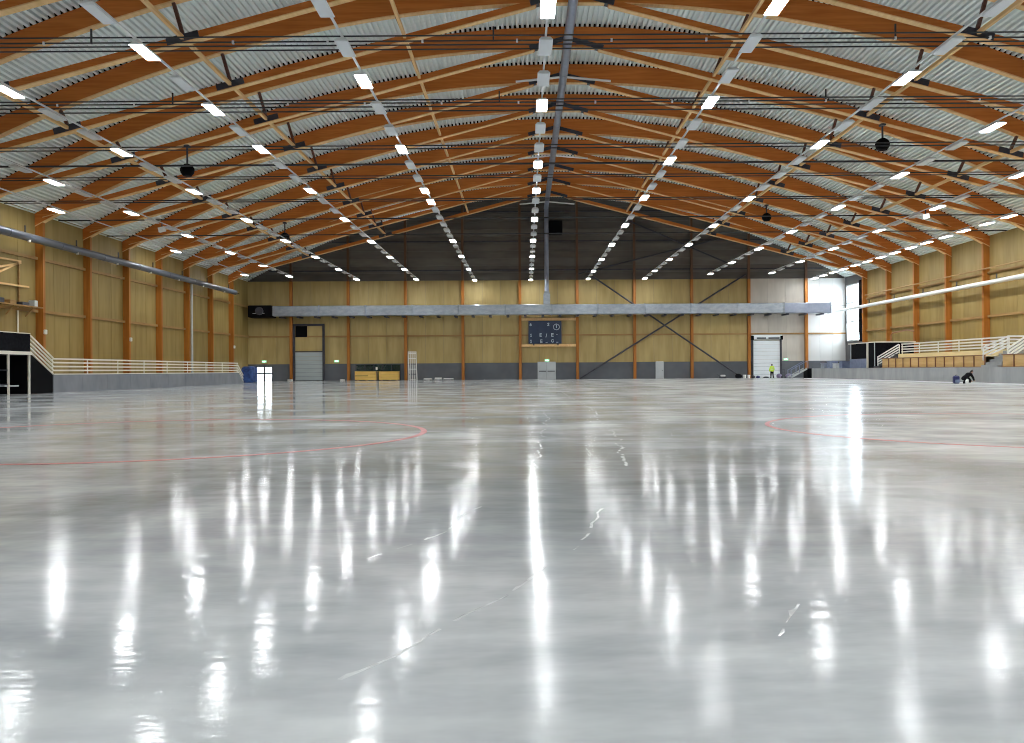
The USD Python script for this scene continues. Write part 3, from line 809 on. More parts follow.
# scoreboard
YS = YB - 0.55
(x0, z1), (x1, z0) = at(528.3, 321, YS), at(561.6, 343.6, YS)
BPa, BPb = BP[4] + 0.17, BP[5] - 0.17
for zz, lab in ((z0 - 0.36, 'timber beam below the scoreboard'), (z1 + 0.06, 'timber beam above the scoreboard')):
    single('support_beam', MB().box(BPa, BPb, YB - 0.4, YB - 0.05, zz, zz + 0.3), 'pale_timber', lab, 'beam')
t = thing('scoreboard', 'dark navy scoreboard with pale digits and a round clock', 'scoreboard', ((x0 + x1) / 2, YS, z0))
part('board', MB().box(x0, x1, YS, YB - 0.4, z0, z1, 0.03), 'board_navy', t)
W_, H_ = x1 - x0, z1 - z0


def glyph(ch, u, w_, hh):
    m = meshkit.text_mesh(ch, hh, 0.02, bold=True)
    v = np.array(m.vertices)
    v[:, 0] -= v[:, 0].min()
    v = np.stack([v[:, 0] + x0 + u * W_, YS - v[:, 2], v[:, 1] + z1 - w_ * H_], 1)
    part('digit', (v, np.array(m.faces)), 'board_mark', t)


for ch, u, w_, hh in (('6', 0.04, 0.22, 0.34), ('2', 0.57, 0.22, 0.36), ('1', 0.05, 0.69, 0.34), ('E', 0.34, 0.69, 0.40), ('/', 0.52, 0.70, 0.36), ('E', 0.69, 0.69, 0.42), ('-', 0.84, 0.66, 0.34),
                      ('1', 0.05, 0.95, 0.34), ('E', 0.36, 0.96, 0.38), ('_', 0.52, 0.93, 0.34), ('C', 0.69, 0.94, 0.34), ('_', 0.84, 0.93, 0.34)):
    glyph(ch, u, w_, hh)
cxk, czk, rk = x0 + 0.845 * W_, z1 - 0.27 * H_, 0.36
a = np.linspace(0, 2 * np.pi, 40)
part('clock_ring', MB().tube(np.stack([cxk + rk * np.cos(a), np.full(40, YS - 0.02), czk + rk * np.sin(a)], 1), 0.03, 6), 'board_mark', t)
part('clock_hand', MB().box(cxk - 0.05, cxk + 0.05, YS - 0.03, YS, czk - 0.12, czk + 0.28), 'board_mark', t)
for u in (0.16, 0.89):
    part('foot', MB().box(x0 + u * W_ - 0.08, x0 + u * W_ + 0.08, YS, YB - 0.4, z0 - 0.2, z0), 'steel_dark', t)

# exit signs
for px, py, lab in ((264, 361.6, 'green exit sign above the bright glazed door'), (336.5, 361.2, 'green exit sign beside the tall roller doorway'), (547, 360.4, 'green exit sign above the grey double door'),
                    (786, 359.3, 'pale green exit sign right of the big white roller door')):
    x, z = at(px, py, YB - 0.14)
    t = thing('exit_sign', lab, 'exit sign', (x, YB - 0.14, z), 'exit signs')
    part('sign_case', MB().box(x - 0.29, x + 0.29, YB - 0.1, YB - 0.04, z - 0.15, z + 0.15), 'white_paint', t)
    part('sign_face', MB().box(x - 0.26, x + 0.26, YB - 0.13, YB - 0.1, z - 0.12, z + 0.12), 'exit_green', t)
    part('arrow', MB().box(x - 0.2, x + 0.05, YB - 0.15, YB - 0.13, z - 0.06, z + 0.06).add(trimesh.convex.convex_hull(np.array([(x + 0.04, y, z + s) for y in (YB - 0.15, YB - 0.13) for s in (-0.1, 0.1)] + [(x + 0.22, y, z) for y in (YB - 0.15, YB - 0.13)]))), 'exit_white', t)

# black wall box high in the gable
(xa_, za_), (xb_, zb_) = at(548.5, 222, YB - 0.4), at(562, 234.5, YB - 0.4)
t = thing('gable_speaker', 'black loudspeaker box high on the dark gable beside the pipe', 'loudspeaker', ((xa_ + xb_) / 2, YB - 0.4, zb_))
part('speaker_box', MB().box(xa_, xb_, YB - 1.5, YB - 0.1, zb_, za_, 0.06), 'black', t)
for u in (0.3, 0.68):
    part('speaker_cone', MB().tube([(xa_ + u * (xb_ - xa_), YB - 0.80, (za_ + zb_) / 2), (xa_ + u * (xb_ - xa_), YB - 0.74, (za_ + zb_) / 2)], 0.24, 14), 'steel_dark', t)

# emergency light boxes on the left posts
for px, py, k, lab in ((42, 332, 6, 'nearest to the camera'), (128, 339.5, 4, 'in the middle of the wall'), (232.5, 347, 0, 'nearest to the far corner')):
    y = POSTS[k]
    z = at(px, py, y)[1]
    single('emergency_light', MB().box(XL + 0.58, XL + 0.72, y - 0.14, y + 0.14, z - 0.16, z + 0.16, 0.03), 'white_paint', f'small white box on a left wall post, {lab}', 'emergency light', 'emergency lights')

# timber wall bracket frame with a shelf, at the left edge of the view
t = thing('wall_shelf', 'timber wall shelf with a lattice frame above on the left wall', 'shelf', (XL + 0.4, 55.5, 5.6))
part('shelf_board', MB().box(XL + 0.26, XL + 0.85, 52.6, 58.9, 5.62, 5.70), 'girt_timber', t)
for y in (53.4, 55.6, 57.8):
    part('bracket', MB().bar((XL + 0.26, y, 5.0), (XL + 0.8, y, 5.6), 0.07, 0.07), 'girt_timber', t)
for y0, z0_, y1, z1_ in ((53, 7.6, 57.4, 8.6), (53, 8.6, 57.4, 8.7), (53, 7.0, 58.3, 7.05), (53.2, 7.0, 57.2, 8.6)):
    part('lattice_bar', MB().bar((XL + 0.18, y0, z0_), (XL + 0.18, y1, z1_), 0.12, 0.12), 'pale_timber', t)
part('upright', MB().box(XL + 0.10, XL + 0.2, 57.2, 57.3, 5.7, 8.7), 'girt_timber', t)
for i, (y, w_, h_, mt) in enumerate(((54.2, 0.9, 0.32, 'steel_dark'), (55.6, 0.7, 0.26, 'girt_timber'), (57.0, 0.8, 0.22, 'steel_dark'), (58.2, 0.4, 0.42, 'grey_door'))):
    single('shelf_item', MB().box(XL + 0.34, XL + 0.78, y - w_ / 2, y + w_ / 2, 5.70, 5.70 + h_, 0.03), mt, f'{ORD[i]} small box from the left on the left wall shelf', 'box', 'boxes on the wall shelf')
single('conduit', MB().tube([(XL + 0.16, 57.1, 2.5), (XL + 0.16, 57.1, 5.6)], 0.06, 8), 'cream_paint', 'short pale conduit below the shelf on the left wall', 'conduit')

# ---------------------------------------------------------------- left tribune
XT, ZT = -27.45, 1.05
Y0, Y1 = 49.5, 81.5
t = thing('tribune', 'low grey concrete terrace along the left wall', 'terrace')
NPAN = 10
for i in range(NPAN):
    a, b = Y0 + (Y1 - Y0) * i / NPAN, Y0 + (Y1 - Y0) * (i + 1) / NPAN
    part('parapet_panel', MB().box(XT - 0.2, XT, a + 0.008, b - 0.008, 0, ZT), 'concrete_cool', t)
part('coping', MB().box(XT - 0.28, XT + 0.04, Y0, Y1, ZT, ZT + 0.06), 'cream_paint', t, 'pale coping')
for i in range(3):
    part('bench_step', MB().box(XL + 0.95, XT - 0.2 - 0.0 - i * 2.0, Y0, Y1, 0.0 if i == 0 else ZT - 0.3 + (i - 1) * 0.15, ZT - 0.3 + i * 0.15), 'bench_top', t)
part('end_wall', MB().prism_x([(Y1, 0), (Y1 + 1.6, 0), (Y1 + 0.05, ZT), (Y1, ZT)], XT - 1.6, XT), 'concrete_cool', t)
t = thing('guard_rail', 'cream guard rail with four long bars on the left terrace', 'railing', (XT - 0.12, (Y0 + Y1) / 2, ZT + 0.06))
for i in range(9):
    y = Y0 + 0.1 + (Y1 - Y0 - 0.2) * i / 8
    part('rail_post', MB().box(XT - 0.15, XT - 0.10, y - 0.03, y + 0.03, ZT + 0.06, ZT + 0.95), 'cream_paint', t)
for z in (1.30, 1.53, 1.76, 1.98):
    part('rail_bar', MB().box(XT - 0.10, XT - 0.05, Y0, Y1, z - 0.045, z + 0.045), 'cream_paint', t)
for q, z in enumerate((1.2, 1.5, 1.8)):
    part('end_bar', MB().bar((XT - 0.08, Y1, z), (XT - 0.08, Y1 + 1.5, z - 0.98), 0.06, 0.09), 'cream_paint', t)

# black platform with a stair, at the left edge
t = thing('platform', 'black raised platform with white posts and a stair down to the terrace', 'platform', (XT - 2, 44, 0))
YP0, YP1, ZP = 38.5, 47.2, 2.28
part('deck', MB().box(XT - 5.5, XT - 0.02, YP0, YP1, ZP - 0.15, ZP), 'black', t)
part('front_screen', MB().box(XT - 0.12, XT - 0.02, YP0, YP1, ZP + 0.06, 3.32), 'black_cloth', t, 'black cloth screen')
part('screen_return', MB().box(XT - 5.5, XT - 0.12, YP1 - 0.08, YP1, ZP, 3.32), 'black_cloth', t)
part('top_rail', MB().box(XT - 0.14, XT, YP0, YP1, 3.32, 3.37), 'cream_paint', t)
part('edge_beam', MB().box(XT - 0.14, XT + 0.03, YP0, YP1 + 0.1, ZP - 0.12, ZP + 0.06), 'cream_paint', t)
for y in (39.5, 41.4, 43.3, 45.2, 47.1):
    part('platform_post', MB().box(XT - 0.08, XT + 0.02, y - 0.035, y + 0.035, 0, ZP - 0.12), 'cream_paint', t)
part('back_wall', MB().box(XT - 2.6, XT - 2.5, YP0, YP1, 0, ZP - 0.15), 'black', t)
part('end_screen', MB().box(XT - 2.5, XT - 0.2, YP1 - 0.06, YP1, 0, ZP - 0.15), 'black', t)
part('ledge', MB().box(XT - 1.0, XT - 0.3, 45.3, 46.6, 0.42, 0.5), 'grey_door', t, 'pale ledge')
part('crossbar', MB().box(XT - 0.06, XT, 43.3, 45.2, 1.3, 1.34).box(XT - 0.06, XT, 43.3, 45.2, 0.55, 0.59), 'steel_dark', t)
part('stair_side', MB().prism_x([(YP1 + 0.02, 0), (Y0 - 0.02, 0), (Y0 - 0.02, ZT), (YP1 + 0.02, ZP - 0.05)], XT - 0.2, XT - 0.04), 'black', t)
for i in range(6):
    ya = YP1 + (Y0 - YP1) * i / 6
    za = ZP - (ZP - ZT) * (i + 1) / 6
    part('stair_tread', MB().box(XT - 1.6, XT - 0.2, ya + 0.02, ya + (Y0 - YP1) / 6, za - 0.06, za), 'black', t)
part('stair_back', MB().prism_x([(YP1 + 0.02, 0), (Y0 - 0.02, 0), (Y0 - 0.02, ZT - 0.1), (YP1 + 0.02, ZP - 0.3)], XT - 1.7, XT - 1.6), 'black', t)
for q in range(5):
    part('stair_rail', MB().bar((XT - 0.03, YP1, ZP + 0.05 + q * 0.23), (XT - 0.03, Y0, ZT + 0.05 + q * 0.23), 0.06, 0.085), 'cream_paint', t)

# ---------------------------------------------------------------- right tribune
XQ, ZQ = 32.4, 1.15
t = thing('tribune', 'grey concrete terrace with wooden benches along the right wall', 'terrace')
ya, yb = 40.0, 96.0
nP = 26
for i in range(nP):
    a, b = ya + (yb - ya) * i / nP, ya + (yb - ya) * (i + 1) / nP
    part('parapet_panel', MB().box(XQ, XQ + 0.25, a + 0.008, b - 0.008, 0, ZQ), 'concrete', t)
cyl = trimesh.creation.cylinder(radius=0.8, height=ZQ, sections=24)
cyl.apply_translation([XQ + 0.8, yb - 0.1, ZQ / 2])
part('parapet_end', cyl, 'concrete', t, smooth=40)
part('terrace_slab', MB().box(XQ + 0.25, XR - 0.6, ya, yb, 0, ZQ - 0.05), 'concrete', t)
GAP = (58.8, 61.0)                   # stair opening
SEGS = ((ya, GAP[0]), (GAP[1], 78.6))
ZB1, ZB2 = 2.02, 2.42
for a, b in SEGS:
    n_ = max(1, round((b - a) / 1.5))
    for i in range(n_):
        c0, c1 = a + (b - a) * i / n_, a + (b - a) * (i + 1) / n_
        part('bench_panel', MB().box(XQ + 0.62, XQ + 0.68, c0 + 0.05, c1 - 0.05, ZQ - 0.05, ZB1 - 0.05), 'bench_wood', t)
        part('panel_post', MB().box(XQ + 0.56, XQ + 0.64, c0 - 0.04, c0 + 0.04, ZQ - 0.05, ZB1), 'brown_frame', t)
    part('panel_rail', MB().box(XQ + 0.56, XQ + 0.66, a, b, ZB1 - 0.05, ZB1 + 0.02), 'brown_frame', t)
    part('panel_rail', MB().box(XQ + 0.56, XQ + 0.66, a, b, ZQ - 0.04, ZQ + 0.04), 'brown_frame', t)
    part('bench_seat', MB().box(XQ + 0.68, XQ + 2.1, a, b, ZB1 - 0.1, ZB1), 'bench_top', t)
    part('riser', MB().box(XQ + 2.1, XQ + 2.2, a, b, ZQ - 0.05, ZB2), 'bench_top', t)
    part('walkway', MB().box(XQ + 2.2, XR - 0.6, a, b, ZB2 - 0.12, ZB2), 'bench_top', t)


def stair_x(t, y0, y1, xa, za, xb, zb, n_, mat):
    for i in range(n_):
        x0_, x1_ = xa + (xb - xa) * i / n_, xa + (xb - xa) * (i + 1) / n_
        part('stair_step', MB().box(x0_, x1_, y0, y1, za, za + (zb - za) * (i + 1) / n_), mat, t)


st = thing('terrace_stair', 'grey concrete stair through the benches of the right terrace', 'stair', (XQ + 2, 59.9, ZQ - 0.05))
stair_x(st, GAP[0] + 0.05, GAP[1] - 0.05, XQ + 0.3, ZQ - 0.05, XQ + 4.4, 3.75, 13, 'concrete')


def rail_run(name, label, pts, zs, mat='white_paint', posts=None):
    r_ = thing(name, label, 'railing', pts[0])
    for z in zs:
        for p, q in zip(pts[:-1], pts[1:]):
            part('rail_bar', MB().bar((p[0], p[1], p[2] + z), (q[0], q[1], q[2] + z), 0.06, 0.11), mat, r_)
    for p in (posts or pts):
        part('rail_post', MB().box(p[0] + 0.02, p[0] + 0.09, p[1] - 0.035, p[1] + 0.035, p[2] - 0.02, p[2] + zs[-1]), mat, r_)
    return r_


XG = XQ + 2.35
ZS4 = (0.2, 0.43, 0.66, 0.9)
rail_run('guard_rail', 'long white four bar railing above the right terrace benches', [(XG, 61.3, ZB2), (XG, 78.4, ZB2)], ZS4, posts=[(XG, 61.3 + i * 3.42, ZB2) for i in range(6)])
rail_run('guard_rail', 'white railing of the right terrace nearest the picture edge', [(XG, 41, ZB2), (XG, 58.4, ZB2)], ZS4, posts=[(XG, 41 + i * 3.48, ZB2) for i in range(6)])
rail_run('stair_rail', 'white sloping stair railing on the far side of the right terrace stair', [(XQ + 0.5, 61.1, ZQ + 0.5), (XG, 61.1, ZB2 + 0.05), (XG + 1.3, 61.1, ZB2 + 0.05)], ZS4)
rail_run('stair_rail', 'white sloping stair railing on the near side of the right terrace stair', [(XQ + 0.9, 58.7, ZQ + 0.35), (XQ + 4.6, 58.7, 3.95)], ZS4)
rail_run('stair_rail', 'short white sloping railing at the far end of the right terrace', [(XQ + 0.6, 79.6, ZQ + 0.1), (XG, 79.0, ZB2)], ZS4)
st = thing('terrace_stair', 'short dark stair at the far end of the right benches', 'stair', (XQ + 1.2, 79.3, ZQ - 0.05))
stair_x(st, 78.65, 79.95, XQ + 0.4, ZQ - 0.05, XQ + 2.3, ZB2, 6, 'steel_dark')

# black booth beyond the benches
t = thing('booth', 'black box booth with white corner post beyond the right benches', 'booth', (XQ + 2.4, 83.5, ZQ - 0.05))
z0_, z1_ = ZQ - 0.05, 3.55
part('booth_wall', MB().box(XQ + 0.75, XQ + 0.85, 80.4, 86.6, z0_, z1_), 'black_cloth', t)
part('booth_wall', MB().box(XQ + 0.85, XQ + 4.4, 80.4, 80.5, z0_, z1_), 'black_cloth', t)
part('booth_wall', MB().box(XQ + 0.85, XQ + 4.4, 86.5, 86.6, z0_, z1_), 'black_cloth', t)
part('booth_roof', MB().box(XQ + 0.6, XQ + 4.5, 80.2, 86.8, z1_, z1_ + 0.09), 'cream_paint', t)
for y in (82.2,):
    part('booth_post', MB().box(XQ + 0.62, XQ + 0.76, y - 0.2, y + 0.0, z0_, z1_), 'cream_paint', t)
for y in (80.5, 86.4):
    part('booth_post', MB().box(XQ + 0.68, XQ + 0.75, y - 0.04, y + 0.04, z0_, z1_), 'grey_door', t)
part('lower_board', MB().box(XQ + 0.66, XQ + 0.72, 82.3, 86.5, z0_, z0_ + 0.95), 'blue_grey', t)
# bent pipe above the booth
p_ = [at(878, 347, 80)[1], at(880, 337, 80)[1]]
single('bent_pipe', MB().tube([(XQ + 4, 84.5, 3.64), (XQ + 4, 84.5, 4.35), (XQ + 4, 84.1, 4.6), (XQ + 4, 81.0, 4.75), (XQ + 4, 79.5, 4.55)], 0.06, 8), 'brown_frame', 'thin bent brown pipe above the black booth', 'pipe')

# things standing on the terrace between booth and far corner
for i, (y, w_, h_, mt, lab) in enumerate(((88.2, 0.8, 0.75, 'blue_grey', 'blue grey crate on the right terrace, next to the booth'), (90.0, 1.0, 0.55, 'grey_door', 'pale grey crate on the right terrace'),
                                          (91.8, 0.9, 0.8, 'blue_grey', 'blue grey crate, middle of those on the right terrace'), (93.6, 1.1, 0.62, 'duct_blue', 'dull blue crate nearest the rounded terrace end'))):
    t = thing('crate', lab, 'crate', (XQ + 0.7, y, ZQ - 0.05), 'crates on the right terrace')
    part('crate_body', MB().box(XQ + 0.35, XQ + 0.35 + w_, y - w_ / 2, y + w_ / 2, ZQ - 0.05, ZQ + h_ - 0.1, 0.03), mt, t)
    part('crate_lid', MB().box(XQ + 0.32, XQ + 0.38 + w_, y - w_ / 2 - 0.03, y + w_ / 2 + 0.03, ZQ + h_ - 0.1, ZQ + h_ - 0.03), mt, t)

# metal stair up to the rounded end
t = thing('steel_stair', 'small dark steel stair with pale stringers at the far end of the terrace', 'stair', (31.5, 98.5, 0))
for y in (97.9, 99.1):
    part('stringer', MB().bar((30.6, y, 0.08), (32.5, y, ZQ - 0.02), 0.06, 0.2), 'grey_door', t)
    part('handrail', MB().bar((30.6, y, 0.95), (32.5, y, ZQ + 0.85), 0.05, 0.06), 'blue_grey', t)
    for x, z in ((30.65, 0.05), (31.6, 0.55), (32.5, ZQ)):
        part('handrail_post', MB().box(x - 0.03, x + 0.03, y - 0.03, y + 0.03, z, z + 0.92), 'blue_grey', t)
for i in range(6):
    x, z = 30.75 + i * 0.3, 0.14 + i * 0.18
    part('stair_tread', MB().box(x, x + 0.27, 97.93, 99.07, z, z + 0.04), 'steel_dark', t)
part('landing', MB().box(32.5, 33.4, 97.8, 99.2, 0, ZQ), 'black', t)

# ---------------------------------------------------------------- clutter along the far wall
def box_at(px0, px1, pytop, y, depth, z0=0.0):
    x0_, x1_ = at(px0, 375, y)[0], at(px1, 375, y)[0]
    return x0_, x1_, y, y + depth, z0, max(z0 + 0.05, at((px0 + px1) / 2, pytop, y)[1])


for i, (p0, p1, lab) in enumerate(((354.8, 376.0, 'left of the two long yellow wooden crates at the far wall'), (378.8, 398.2, 'right of the two long yellow wooden crates at the far wall'))):
    x0_, x1_, y0_, y1_, z0_, z1_ = box_at(p0, p1, 371.6, 102.2, 1.1)
    t = thing('wooden_crate', lab, 'crate', ((x0_ + x1_) / 2, (y0_ + y1_) / 2, 0), 'yellow crates at the far wall')
    for k in range(3):
        za, zb_2 = 0.08 + k * (z1_ - 0.08) / 3, 0.08 + (k + 1) * (z1_ - 0.08) / 3 - 0.015
        part('plank', MB().box(x0_, x1_, y0_, y0_ + 0.03, za, zb_2), 'crate_wood', t)
        part('plank', MB().box(x0_, x1_, y1_ - 0.03, y1_, za, zb_2), 'crate_wood', t)
    for x in (x0_, x1_ - 0.03):
        part('end_panel', MB().box(x, x + 0.03, y0_ + 0.03, y1_ - 0.03, 0.08, z1_), 'crate_wood', t)
    part('lid', MB().box(x0_ - 0.02, x1_ + 0.02, y0_ - 0.03, y1_ + 0.02, z1_, z1_ + 0.04), 'crate_wood', t)
    for x in (x0_ + 0.2, (x0_ + x1_) / 2, x1_ - 0.3):
        part('skid', MB().box(x, x + 0.1, y0_, y1_, 0, 0.08), 'brown_frame', t)
    if i == 0:
        part('slot', MB().box(x0_ + 0.02, x0_ + (x1_ - x0_) * 0.62, y0_ - 0.012, y0_, z1_ * 0.5, z1_ * 0.56), 'black', t, 'dark slot')
x0_, x1_ = at(356, 370, 103.6)[0], at(400.5, 370, 103.6)[0]
t = thing('rink_boards', 'row of greenish clear rink boards behind the yellow crates', 'rink boards', ((x0_ + x1_) / 2, 103.6, 0))
for i in range(5):
    a, b = x0_ + (x1_ - x0_) * i / 5, x0_ + (x1_ - x0_) * (i + 1) / 5
    part('clear_pane', MB().box(a + 0.05, b - 0.05, 103.6, 103.63, 0.1, 1.95), 'green_glass', t)
    part('board_frame', MB().box(a - 0.05, a + 0.05, 103.57, 103.66, 0, 2.0), 'steel_dark', t)
part('board_frame', MB().box(x1_ - 0.05, x1_ + 0.05, 103.57, 103.66, 0, 2.0), 'steel_dark', t)
part('foot_rail', MB().box(x0_, x1_, 103.5, 103.72, 0, 0.1), 'steel_dark', t)
xs_ = at(377.0, 371, 101.9)[0]
t = thing('broom', 'pale headed broom standing between the two yellow crates', 'broom', (xs_, 101.9, 0))
part('handle', MB().tube([(xs_, 101.95, 0.0), (xs_ - 0.05, 101.95, 1.3)], 0.045, 8), 'steel_dark', t)
part('broom_head', MB().box(xs_ - 0.15, xs_ + 0.06, 101.85, 102.02, 1.28, 1.62, 0.03), 'white_paint', t)

xa_, xb_ = at(408.3, 370, 101.5)[0], at(416.0, 370, 101.5)[0]
t = thing('tube_rack', 'tall narrow white tubular rack standing right of the yellow crates', 'rack', ((xa_ + xb_) / 2, 101.7, 0))
ztop = at(412, 351.5, 101.5)[1]
for i in range(5):
    x = xa_ + (xb_ - xa_) * i / 4
    part('upright', MB().tube([(x, 101.5 + 0.02 * i, 0), (x, 101.5 + 0.02 * i, ztop)], 0.045, 8), 'white_paint', t)
for z in (0.12, 0.75, 1.35, 1.95, 2.6, 3.2, ztop - 0.06):
    part('crossbar', MB().box(xa_, xb_, 101.5, 101.6, z - 0.035, z + 0.035), 'white_paint' if z not in (0.75, 1.95) else 'steel_dark', t)
for x in (xa_, xb_):
    part('rear_leg', MB().bar((x, 101.6, ztop - 0.2), (x, 102.6, 0.02), 0.06, 0.06), 'white_paint', t)

for i, (p0, p1, lab) in enumerate(((423.5, 431.5, 'left of three low white board stacks at the far wall'), (434.5, 441.5, 'middle of three low white board stacks at the far wall'), (443.5, 453, 'right of three low white board stacks at the far wall'))):
    x0_, x1_, y0_, y1_, _, _ = box_at(p0, p1, 378, 102.5, 0.9)
    t = thing('board_stack', lab, 'boards', ((x0_ + x1_) / 2, 102.9, 0), 'low white board stacks')
    part('skid', MB().box(x0_ + 0.1, x0_ + 0.2, y0_, y1_, 0, 0.1).box(x1_ - 0.2, x1_ - 0.1, y0_, y1_, 0, 0.1), 'black', t)
    for k in range(2 + i % 2):
        part('board', MB().box(x0_ + 0.02 * k, x1_ - 0.03 * k, y0_ + 0.02 * k, y1_, 0.1 + k * 0.075, 0.165 + k * 0.075), 'white_paint', t)
for px, lab in ((289.5, 'small white block on the floor beside the tall roller doorway'), (342, 'small white block on the floor left of the yellow crates')):
    x0_, x1_, y0_, y1_, _, _ = box_at(px - 2.2, px + 2.2, 379, 103.2, 0.5)
    single('floor_block', MB().box(x0_, x1_, y0_, y1_, 0, 0.2, 0.03), 'white_paint', lab, 'block', 'white floor blocks')

# blue tarpaulin heap at the end of the left terrace
rng = np.random.default_rng(5)
m = trimesh.creation.icosphere(3, 1.0)
vv = np.array(m.vertices)
vv = np.sign(vv) * np.abs(vv) ** 0.55
dsp = meshkit.fbm(vv * 2.6 + 7, 4, 3)
vv = vv * (0.85 + 0.45 * dsp[:, None]) * [0.72, 0.6, 1.0]
vv[:, 2] = np.maximum(vv[:, 2] * 0.95 + 0.72, 0)
x, _ = at(249, 372, 92)
single('tarpaulin_heap', (vv + [x, 92.0, 0], m.faces), 'blue_tarp', 'heap under a crumpled blue tarpaulin in the far left corner', 'tarpaulin', smooth=50)

# buckets, bags and parts near the white roller door
def bucket(px, y, h, r, mt, lab):
    x = at(px, 376, y)[0]
    t = thing('bucket', lab, 'bucket', (x, y, 0), 'buckets at the far wall')
    m = trimesh.creation.revolve(np.array([(0, 0.01), (r * 0.8, 0.0), (r, h), (r * 0.93, h), (r * 0.75, 0.03), (0, 0.03)]), sections=18)
    m.apply_translation([x, y, 0])
    part('bucket_body', m, mt, t, smooth=40)
    a_ = np.linspace(0, np.pi, 12)
    part('bail_handle', MB().tube(np.stack([x + r * np.cos(a_), np.full(12, y), h - 0.04 + 0.14 * np.sin(a_)], 1), 0.012, 5), 'steel_dark', t)


bucket(744.5, 103.0, 0.42, 0.2, 'white_paint', 'left white bucket by the post beside the white roller door')
bucket(748.8, 103.2, 0.40, 0.18, 'white_paint', 'right white bucket by the post beside the white roller door')


def sack(px, y, sx, sy, sz, mt, name, lab, cat, seed, group=None):
    x = at(px, 376, y)[0]
    m = trimesh.creation.icosphere(3, 1.0)
    v_ = np.array(m.vertices)
    v_ = v_ * (0.8 + 0.4 * meshkit.fbm(v_ * 1.8 + seed, 3, seed)[:, None]) * [sx, sy, sz]
    v_[:, 2] = np.maximum(v_[:, 2] + sz * 0.75, 0)
    single(name, (v_ + [x, y, 0], m.faces), mt, lab, cat, group, smooth=60)


sack(738.5, 103.2, 0.42, 0.3, 0.32, 'black_cloth', 'bag', 'black bag lying left of the two white buckets', 'bag', 11, 'bags at the far wall')
sack(753.2, 102.6, 0.22, 0.2, 0.2, 'steel_dark', 'bag', 'small dark bag just right of the two white buckets', 'bag', 12, 'bags at the far wall')
sack(758.0, 102.6, 0.24, 0.22, 0.18, 'navy_bag', 'bag', 'small navy bag before the left half of the white roller door', 'bag', 13, 'bags at the far wall')
sack(766.0, 102.9, 0.36, 0.22, 0.12, 'steel_dark', 'bag', 'flat dark bag at the feet of the worker in yellow', 'bag', 14, 'bags at the far wall')
sack(779.3, 102.4, 0.34, 0.26, 0.30, 'purple_bag', 'bag', 'pale purple bag right of the worker in yellow', 'bag', 15, 'bags at the far wall')
sack(788.6, 102.2, 0.36, 0.26, 0.32, 'purple_bag', 'bag', 'purple bag furthest right, before the small steel stair', 'bag', 16, 'bags at the far wall')
xk = at(783.6, 376, 102.0)[0]
t = thing('hand_truck', 'dark upright hand truck between the two purple bags', 'hand truck', (xk, 102.0, 0))
for s in (-0.16, 0.16):
    part('rail', MB().tube([(xk + s, 102.0, 0.12), (xk + s, 102.12, 1.05)], 0.03, 6), 'steel_dark', t)
    w = trimesh.creation.cylinder(radius=0.12, height=0.06, sections=16)
    w.apply_transform(trimesh.transformations.rotation_matrix(np.pi / 2, [0, 1, 0]))
    w.apply_translation([xk + s * 1.25, 102.05, 0.12])
    part('wheel', w, 'black', t)
part('toe_plate', MB().box(xk - 0.2, xk + 0.2, 101.72, 102.0, 0.0, 0.03), 'steel_dark', t)
for z in (0.35, 0.7, 1.03):
    part('crossbar', MB().box(xk - 0.16, xk + 0.16, 102.0 + 0.1 * z, 102.04 + 0.1 * z, z - 0.02, z + 0.02), 'steel_dark', t)
x0_, x1_, y0_, y1_, _, z1_ = box_at(719.5, 726.5, 374.6, 103.3, 0.6)
t = thing('floor_machine', 'small dark floor machine with a white hood at the foot of the brace', 'machine', ((x0_ + x1_) / 2, 103.6, 0))
part('machine_base', MB().box(x0_, x1_, y0_, y1_, 0, 0.22, 0.04), 'steel_dark', t)
part('hood', MB().box(x0_ + 0.2, x1_ - 0.1, y0_ + 0.05, y1_ - 0.05, 0.22, 0.42, 0.05), 'white_paint', t)
part('handle', MB().tube([(x0_ + 0.1, 103.6, 0.15), (x0_ - 0.2, 103.6, 0.5)], 0.025, 6), 'steel_dark', t)

# ---------------------------------------------------------------- people
def sph(c, r):
    return Manifold.sphere(r, 14).translate([float(q) for q in c])


def bone(a, ra, b, rb):
    return Manifold.batch_hull([sph(a, ra), sph(b, rb)])


def smoothed(man, length=0.03, it=8):
    man = man.refine_to_length(length)
    v_, f_ = arr(man)
    m = trimesh.Trimesh(v_, f_, process=True)
    trimesh.smoothing.filter_taubin(m, iterations=it)
    return m


